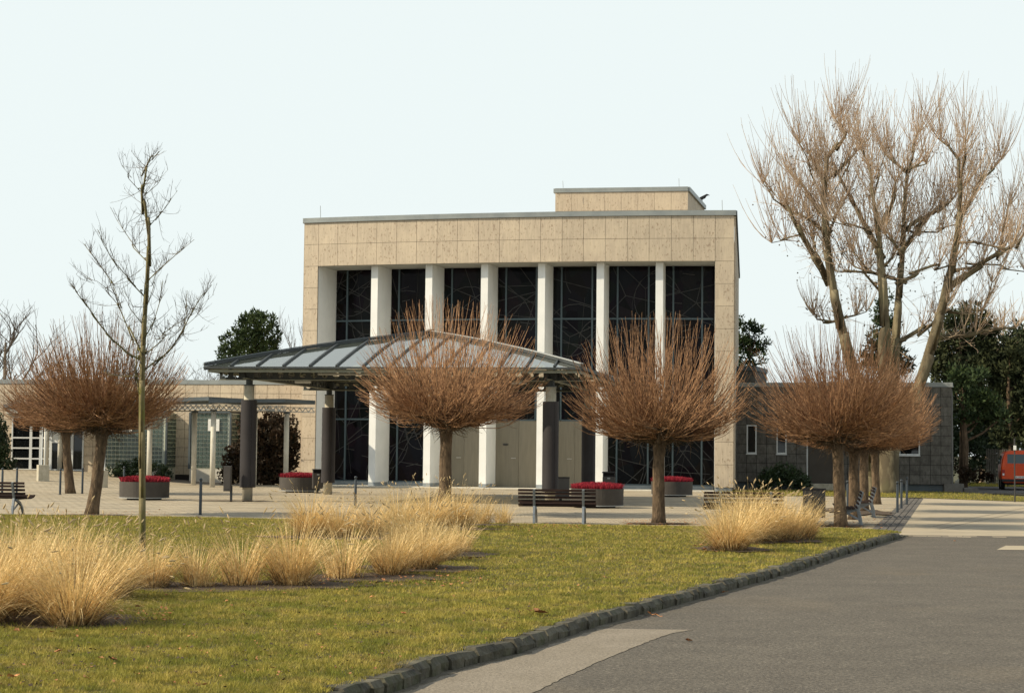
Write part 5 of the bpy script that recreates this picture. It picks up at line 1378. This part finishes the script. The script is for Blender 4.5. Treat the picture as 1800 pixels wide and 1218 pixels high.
# benches: x along the seat, user faces +y
def make_bench(L=1.82,legs=(-.53,.62)):
    t=thing('bench',(0,0,0),'x','bench','slatted park benches on cast metal legs')
    prof_b=[(-.02,.44),(-.055,.53),(-.085,.62),(-.11,.71),(-.125,.785)]      # back slats (y,z)
    prof_s=[(.06,.415),(.15,.41),(.24,.41),(.33,.418),(.42,.435),(.485,.465)]
    for k,(y,z) in enumerate(prof_b):
        mb=MB(); mb.box((0,y,z),(L,.028,.056),0,R(-14)); obj('back_slat',mb,M['wood'],t,bevel=.006)
    for k,(y,z) in enumerate(prof_s):
        mb=MB(); mb.box((0,y,z),(L,.072,.028),0,R((-4,0,0,8,14,30)[k])); obj('seat_slat',mb,M['wood'],t,bevel=.006)
    for x in legs:
        mb=MB()
        P=[(-.12,0),(-.085,.22),(-.035,.42),(-.075,.55),(-.125,.72),(-.145,.81)]
        for a,b in zip(P,P[1:]): mb.bar((x,a[0]-.025,a[1]),(x,b[0]-.025,b[1]),.055,.055,up=(0,1,0))
        P=[(.42,0),(.33,.17),(.20,.30),(-.02,.38)]
        for a,b in zip(P,P[1:]): mb.bar((x+.03,a[0],a[1]),(x+.03,b[0],b[1]),.05,.06,up=(0,1,0))
        mb.bar((x,-.03,.385),(x,.47,.395),.035,.035); mb.bar((x,-.10,.12),(x,.22,.30),.03,.035,up=(0,1,0))
        mb.box((x,-.145,.01),(.05,.10,.02)); mb.box((x,.43,.01),(.05,.10,.02))
        obj('cast_leg',mb,M['cast'],t,bevel=.004)
    return t
be=make_bench()
p1=G(979,921); 
def bench(t,p,rz_,lab): place(t,(p.x,p.y,gz(p.x,p.y) if not on_lawn(p.x,p.y) else 0.0),rz_,1.0,lab)
bench(be,Vector((p1.x,p1.y+.15,0)),R(-4),'dark slatted bench seen from behind, left of the lone ball tree')
t=copy_tree(be); p=G(-18,905); bench(t,Vector((p.x,p.y+.1,0)),R(-10),'dark slatted bench cut by the left frame edge')
t=copy_tree(be); p=G(1309,927); bench(t,Vector((p.x,p.y+.25,0)),R(-4),'bench seen from behind, half hidden by the right hand dry grasses')
t=copy_tree(be); p=G(1517,925); bench(t,Vector((p.x,p.y+1.0,0)),R(81),'nearer of two benches seen end on beside the right hand trees')
t=copy_tree(be); p=G(1540,911); bench(t,Vector((p.x,p.y+1.0,0)),R(81),'farther of two benches seen end on beside the right hand trees')
# bins
def make_bin(lab,lid=True):
    t=thing('litter_bin',(0,0,0),lab,'bin','dark metal litter bins on the plaza')
    mb=MB(); mb.box((0,0,.52),(.40,.36,.64)); obj('body',mb,M['bin'],t,bevel=.01)
    for x in (-.20,.20):
        mb=MB(); mb.box((x+(.008 if x>0 else -.008),0,.53),(.012,.30,.58)); obj('side_panel',mb,M['bin'],t)
    mb=MB(); mb.box((0,.10,.12),(.08,.08,.26)); mb.box((0,.10,.01),(.26,.24,.02)); obj('foot',mb,M['csteel'],t)
    if lid:
        mb=MB(); mb.box((0,0,.985),(.46,.42,.045)); obj('lid',mb,M['plas'],t,bevel=.008)
        mb=MB(); mb.box((0,.10,.90),(.38,.12,.14)); mb.box((-.19,0,.90),(.02,.32,.14)); mb.box((.19,0,.90),(.02,.32,.14)); obj('hood',mb,M['plas'],t)
        mb=MB(); mb.box((0,-.186,.78),(.10,.012,.05)); obj('lock_plate',mb,M['cgrey'],t)
    else:
        mb=MB(); 
        for a in ((0,-.17),(0,.17)): mb.box((0,a[1],.86),(.42,.04,.05))
        for a in (-.2,.2): mb.box((a,0,.86),(.04,.32,.05))
        obj('rim',mb,M['plas'],t)
    return t
b1=make_bin('lidded dark bin right beside the heather planter at the left hall corner'); p=G(558,867); place(b1,(p.x,p.y,0),R(12),.92)
b2=make_bin('open topped dark bin in front of the bronze doors, behind the middle bench',lid=False); p=G(987,885); place(b2,(p.x,p.y,0),R(20),.98)
b3=copy_tree(b1); p=G(1070,880); place(b3,(p.x,p.y,0),R(-5),1.0,'lidded dark bin behind the heather planter near the rear canopy column')
b4=make_bin('tall dark bin turned at an angle beside the right hand dry grasses',lid=False); p=G(1431,924); place(b4,(p.x,p.y,0),R(35),1.0)
# meter box beside the front left canopy column
p=G(405,881); mb=MB(); mb.box((p.x-.10,p.y,.72),(.24,.2,.80)); t=thing('metal_box',(p.x,p.y,0),'tall narrow grey metal box beside the front left canopy column','box')
obj('housing',mb,M['bin'],t,bevel=.01); mb=MB(); mb.box((p.x+.02,p.y,.25),(.07,.07,.5)); obj('post',mb,M['csteel'],t); mb=MB(); mb.box((p.x-.10,p.y-.105,.72),(.18,.012,.66)); obj('door_flap',mb,M['bin'],t)
# concrete blocks with slim twin poles
for (px,py,w,lab) in ((73,845.5,.46,'concrete block with slim twin poles before the glazed entrance'),(178.5,857,.34,'concrete block with slim twin poles right of the leaning ball tree trunks')):
    p=G(px,py); z=gz(p.x,p.y); t=thing('pole_base',(p.x,p.y,z),lab,'pole'); mb=MB(); mb.box((p.x,p.y+.2,z+.33),(w,w,.72),R(25)); obj('block',mb,M['conc'],t,bevel=.01)
    for dx in (-.06,.06):
        mb=MB(); mb.tube([(p.x+dx,p.y+.2,z+.69),(p.x+dx,p.y+.2,z+3.1)],.022,8); obj('pole',mb,M['gframe'],t)
# slim sign post by the drive
p=G(1784,882); t=thing('sign_post',(p.x,p.y,0),'slim post with a small white plate standing before the orange van','sign'); mb=MB(); mb.tube([(p.x,p.y,-.05),(p.x,p.y,2.35)],.028,8); obj('post',mb,M['lead'],t)
mb=MB(); mb.box((p.x,p.y-.04,2.0),(.10,.02,.17)); obj('plate',mb,M['signw'],t)
# steps and boulder by the wing corner
p=G(1685,866); mb=MB(); mb.box((p.x,p.y+1.6,.17),(.9,1.6,.46)); mb.box((p.x+.75,p.y+1.6,.06),(.7,1.6,.28)); solo('stone_steps',mb,M['dbrick'],(p.x,p.y,0),'dark low stone steps at the corner of the grey wing','steps')
p=G(1689,854); mb=MB(); mb.sphere((p.x,p.y,.12),.36,12,7,.75); r_=random.Random(1); mb.v=[(x+r_.uniform(-.03,.03),y,z+r_.uniform(-.03,.03)) for x,y,z in mb.v]; solo('boulder',mb,M['rock'],(p.x,p.y,0),'pale flat boulder on the verge behind the stone steps','boulder',smooth=True)
# picket fence behind the van
a=at(1735,850,103); b=at(1840,850,101); a.z=b.z=0; t=thing('picket_fence',(a.x,a.y,0),'grey picket fence showing above the hedge behind the orange van','fence')
for i in range(34):
    q=a.lerp(b,i/33); mb=MB(); mb.box((q.x,q.y,1.0),(.06,.03,2.15+.05*(i%2))); obj('picket',mb,M['fence'],t)
mb=MB(); mb.bar(a+Vector((0,.04,1.8)),b+Vector((0,.04,1.8)),.04,.07); obj('rail',mb,M['fence'],t)
# crow on the penthouse coping, small bird on the far tree
def bird(p,lab,s=1.0,a=0):
    t=thing('crow',p,lab,'bird'); mb=MB(); p=Vector(p)
    mb.tube([p+Vector((x*s,0,z*s)) for x,z in ((-.22,.02),(-.10,.09),(.0,.15),(.10,.20),(.15,.25),(.19,.27),(.24,.265),(.285,.25))],[.012*s,.035*s,.06*s,.058*s,.038*s,.036*s,.018*s,.004*s],8); obj('body',mb,M['bird'],t,smooth=True)
    mb=MB(); mb.box(p+Vector((-.02*s,-.045*s,.15*s)),(.24*s,.02*s,.08*s),0,0,R(-25)); obj('wing',mb,M['bird'],t)
    mb=MB(); mb.tube([p+Vector((.0,0,.11*s)),p+Vector((.0,0,.0))],.008*s,4); mb.tube([p+Vector((.03*s,0,.12*s)),p+Vector((.03*s,0,0))],.008*s,4); obj('legs',mb,M['bird'],t); return t
q=at(1234,361,104.2); q=Vector((11.0,104.2,16.29)); bird(q,'black crow perched on the rear corner of the roof penthouse',1.7)

# ================================================================== VAN
vp=G(1797,862.5); van=thing('parked_van',(0,0,0),'orange red van parked with its rear to the viewer at the right frame edge','van')
def vsec(z,hw): return hw
# body cross-section (half width by height), lofted along the length (y from rear 0 to front 4.4)
prof=[(.38,.80),(.55,.90),(.95,.925),(1.18,.915),(1.55,.85),(1.82,.76),(1.93,.62),(1.965,.30),(1.97,0)]
def sect(y,inset,zs=1.0):
    pts=[]
    for z,h in prof: pts.append((-(h-inset),y,.38+(z-.38)*zs))
    for z,h in reversed(prof[:-1]): pts.append((h-inset,y,.38+(z-.38)*zs))
    return pts
mb=MB(); secs=[]
def rear_y(z): return .0 if z<1.18 else (z-1.18)*.16
rows=[(0,.05,0),(.06,.0,0),(1.4,0,0),(3.4,0,0),(3.75,.01,0),(4.35,.08,0)]
for (y,ins,_) in rows:
    s=sect(y,ins); s=[(x,yy+(rear_y(z) if y<.5 else 0)-(0 if y<3.7 else max(0,z-1.0)*(.9 if y>4 else .35)),z) for x,yy,z in s]; secs.append(s)
m_=len(secs[0])
for s in secs: mb.v+=s
for i in range(len(secs)-1):
    for k in range(m_-1): a=i*m_+k; mb.f.append((a,a+1,a+m_+1,a+m_))
mb.f.append(tuple(range(m_-1,-1,-1))); mb.f.append(tuple((len(secs)-1)*m_+k for k in range(m_)))
body=obj('body',mb,M['red'],van)
def rear(x,z,o=0): return Vector((x,rear_y(z)-o,z))
mb=MB(); 
def rquad(mb,x0,x1,z0,z1,o,th=.02):
    mb.hexa([rear(x0,z0,o),rear(x1,z0,o),rear(x1,z0,o-th),rear(x0,z0,o-th),rear(x0,z1,o),rear(x1,z1,o),rear(x1,z1,o-th),rear(x0,z1,o-th)])
rquad(mb,-.62,.62,1.33,1.78,.012); obj('rear_window',mb,M['vanglass'],van)
mb=MB()
for (x0,x1,z0,z1) in ((-.66,.66,1.29,1.33),(-.66,.66,1.78,1.82),(-.66,-.62,1.33,1.78),(.62,.66,1.33,1.78)): rquad(mb,x0,x1,z0,z1,.022,.03)
tg=obj('window_seal',mb,M['red'],van)
mb=MB(); rquad(mb,-.70,.70,.66,1.25,.014,.03); 
tail=obj('tailgate',mb,M['red'],van)
for z in (.78,.86,.94,1.02,1.10,1.18):
    mb=MB(); rquad(mb,-.60,.60,z,z+.022,.024,.02); obj('panel_rib',mb,M['red'],tail)
for sx in (-1,1):
    mb=MB(); x0,x1=sorted((sx*.74,sx*.87)); rquad(mb,x0,x1,.72,1.02,.02,.03); tl_=obj('tail_light',mb,mat('lamp_red',(.35,.02,.015),rough=.2) if 'lamp' not in M else M['lamp'],van)
    mb=MB(); rquad(mb,x0+.02,x1-.02,.74,.84,.028,.02); obj('reversing_lamp',mb,M['signw'],tl_)
    for y in (.95,3.3):
        mb=MB(); mb.lathe([(.001,-.10),(.20,-.10),(.315,-.09),(.325,-.05),(.325,.05),(.315,.09),(.20,.10),(.001,.10)],24)
        v_=[(sx*.80+z,y+x_,.325+y_) for x_,y_,z in mb.v]; mb.v=v_; w_=obj('wheel',mb,M['black'],van)
        m2=MB(); m2.lathe([(.001,.02),(.17,.02),(.19,.0)],16); m2.v=[(sx*(.895+z),y+x_,.325+y_) for x_,y_,z in m2.v]; obj('rim',m2,M['chrome'],w_)
    mb=MB(); mb.box((sx*.90,1.7,1.50),(.02,1.0,.42),0,0,R(sx*-14)); obj('side_window',mb,M['vanglass'],van)
    mb=MB(); mb.box((sx*.88,3.0,1.50),(.02,.8,.42),0,0,R(sx*-14)); obj('side_window',mb,M['vanglass'],van)
mb=MB(); mb.box((0,-.06,.50),(1.80,.14,.13)); mb.box((-.91,.10,.50),(.05,.30,.13)); mb.box((.91,.10,.50),(.05,.30,.13)); obj('rear_bumper',mb,M['plas'],van,bevel=.02)
mb=MB(); mb.box((0,2.1,.36),(1.5,3.9,.14)); obj('underbody',mb,M['black'],van)
mb=MB(); rquad(mb,-.26,.26,.605,.715,.05,.015); pl_=obj('number_plate',mb,M['signw'],van)
cu_=bpy.data.curves.new('plate_text','FONT'); cu_.body='A UR 654'; cu_.size=.105; cu_.align_x='CENTER'; cu_.align_y='CENTER'; cu_.extrude=.001
cu_.materials.append(M['plas']); tmp=bpy.data.objects.new('tmp',cu_); col.objects.link(tmp); bpy.context.view_layer.update(); tm=bpy.data.meshes.new_from_object(tmp); bpy.data.objects.remove(tmp); to=bpy.data.objects.new('plate_text',tm); col.objects.link(to); to.parent=pl_; to.location=(0,-.053,.66); to.rotation_euler=(R(90),0,0)
place(van,(vp.x,vp.y+.3,-.0),R(-13),1.0)
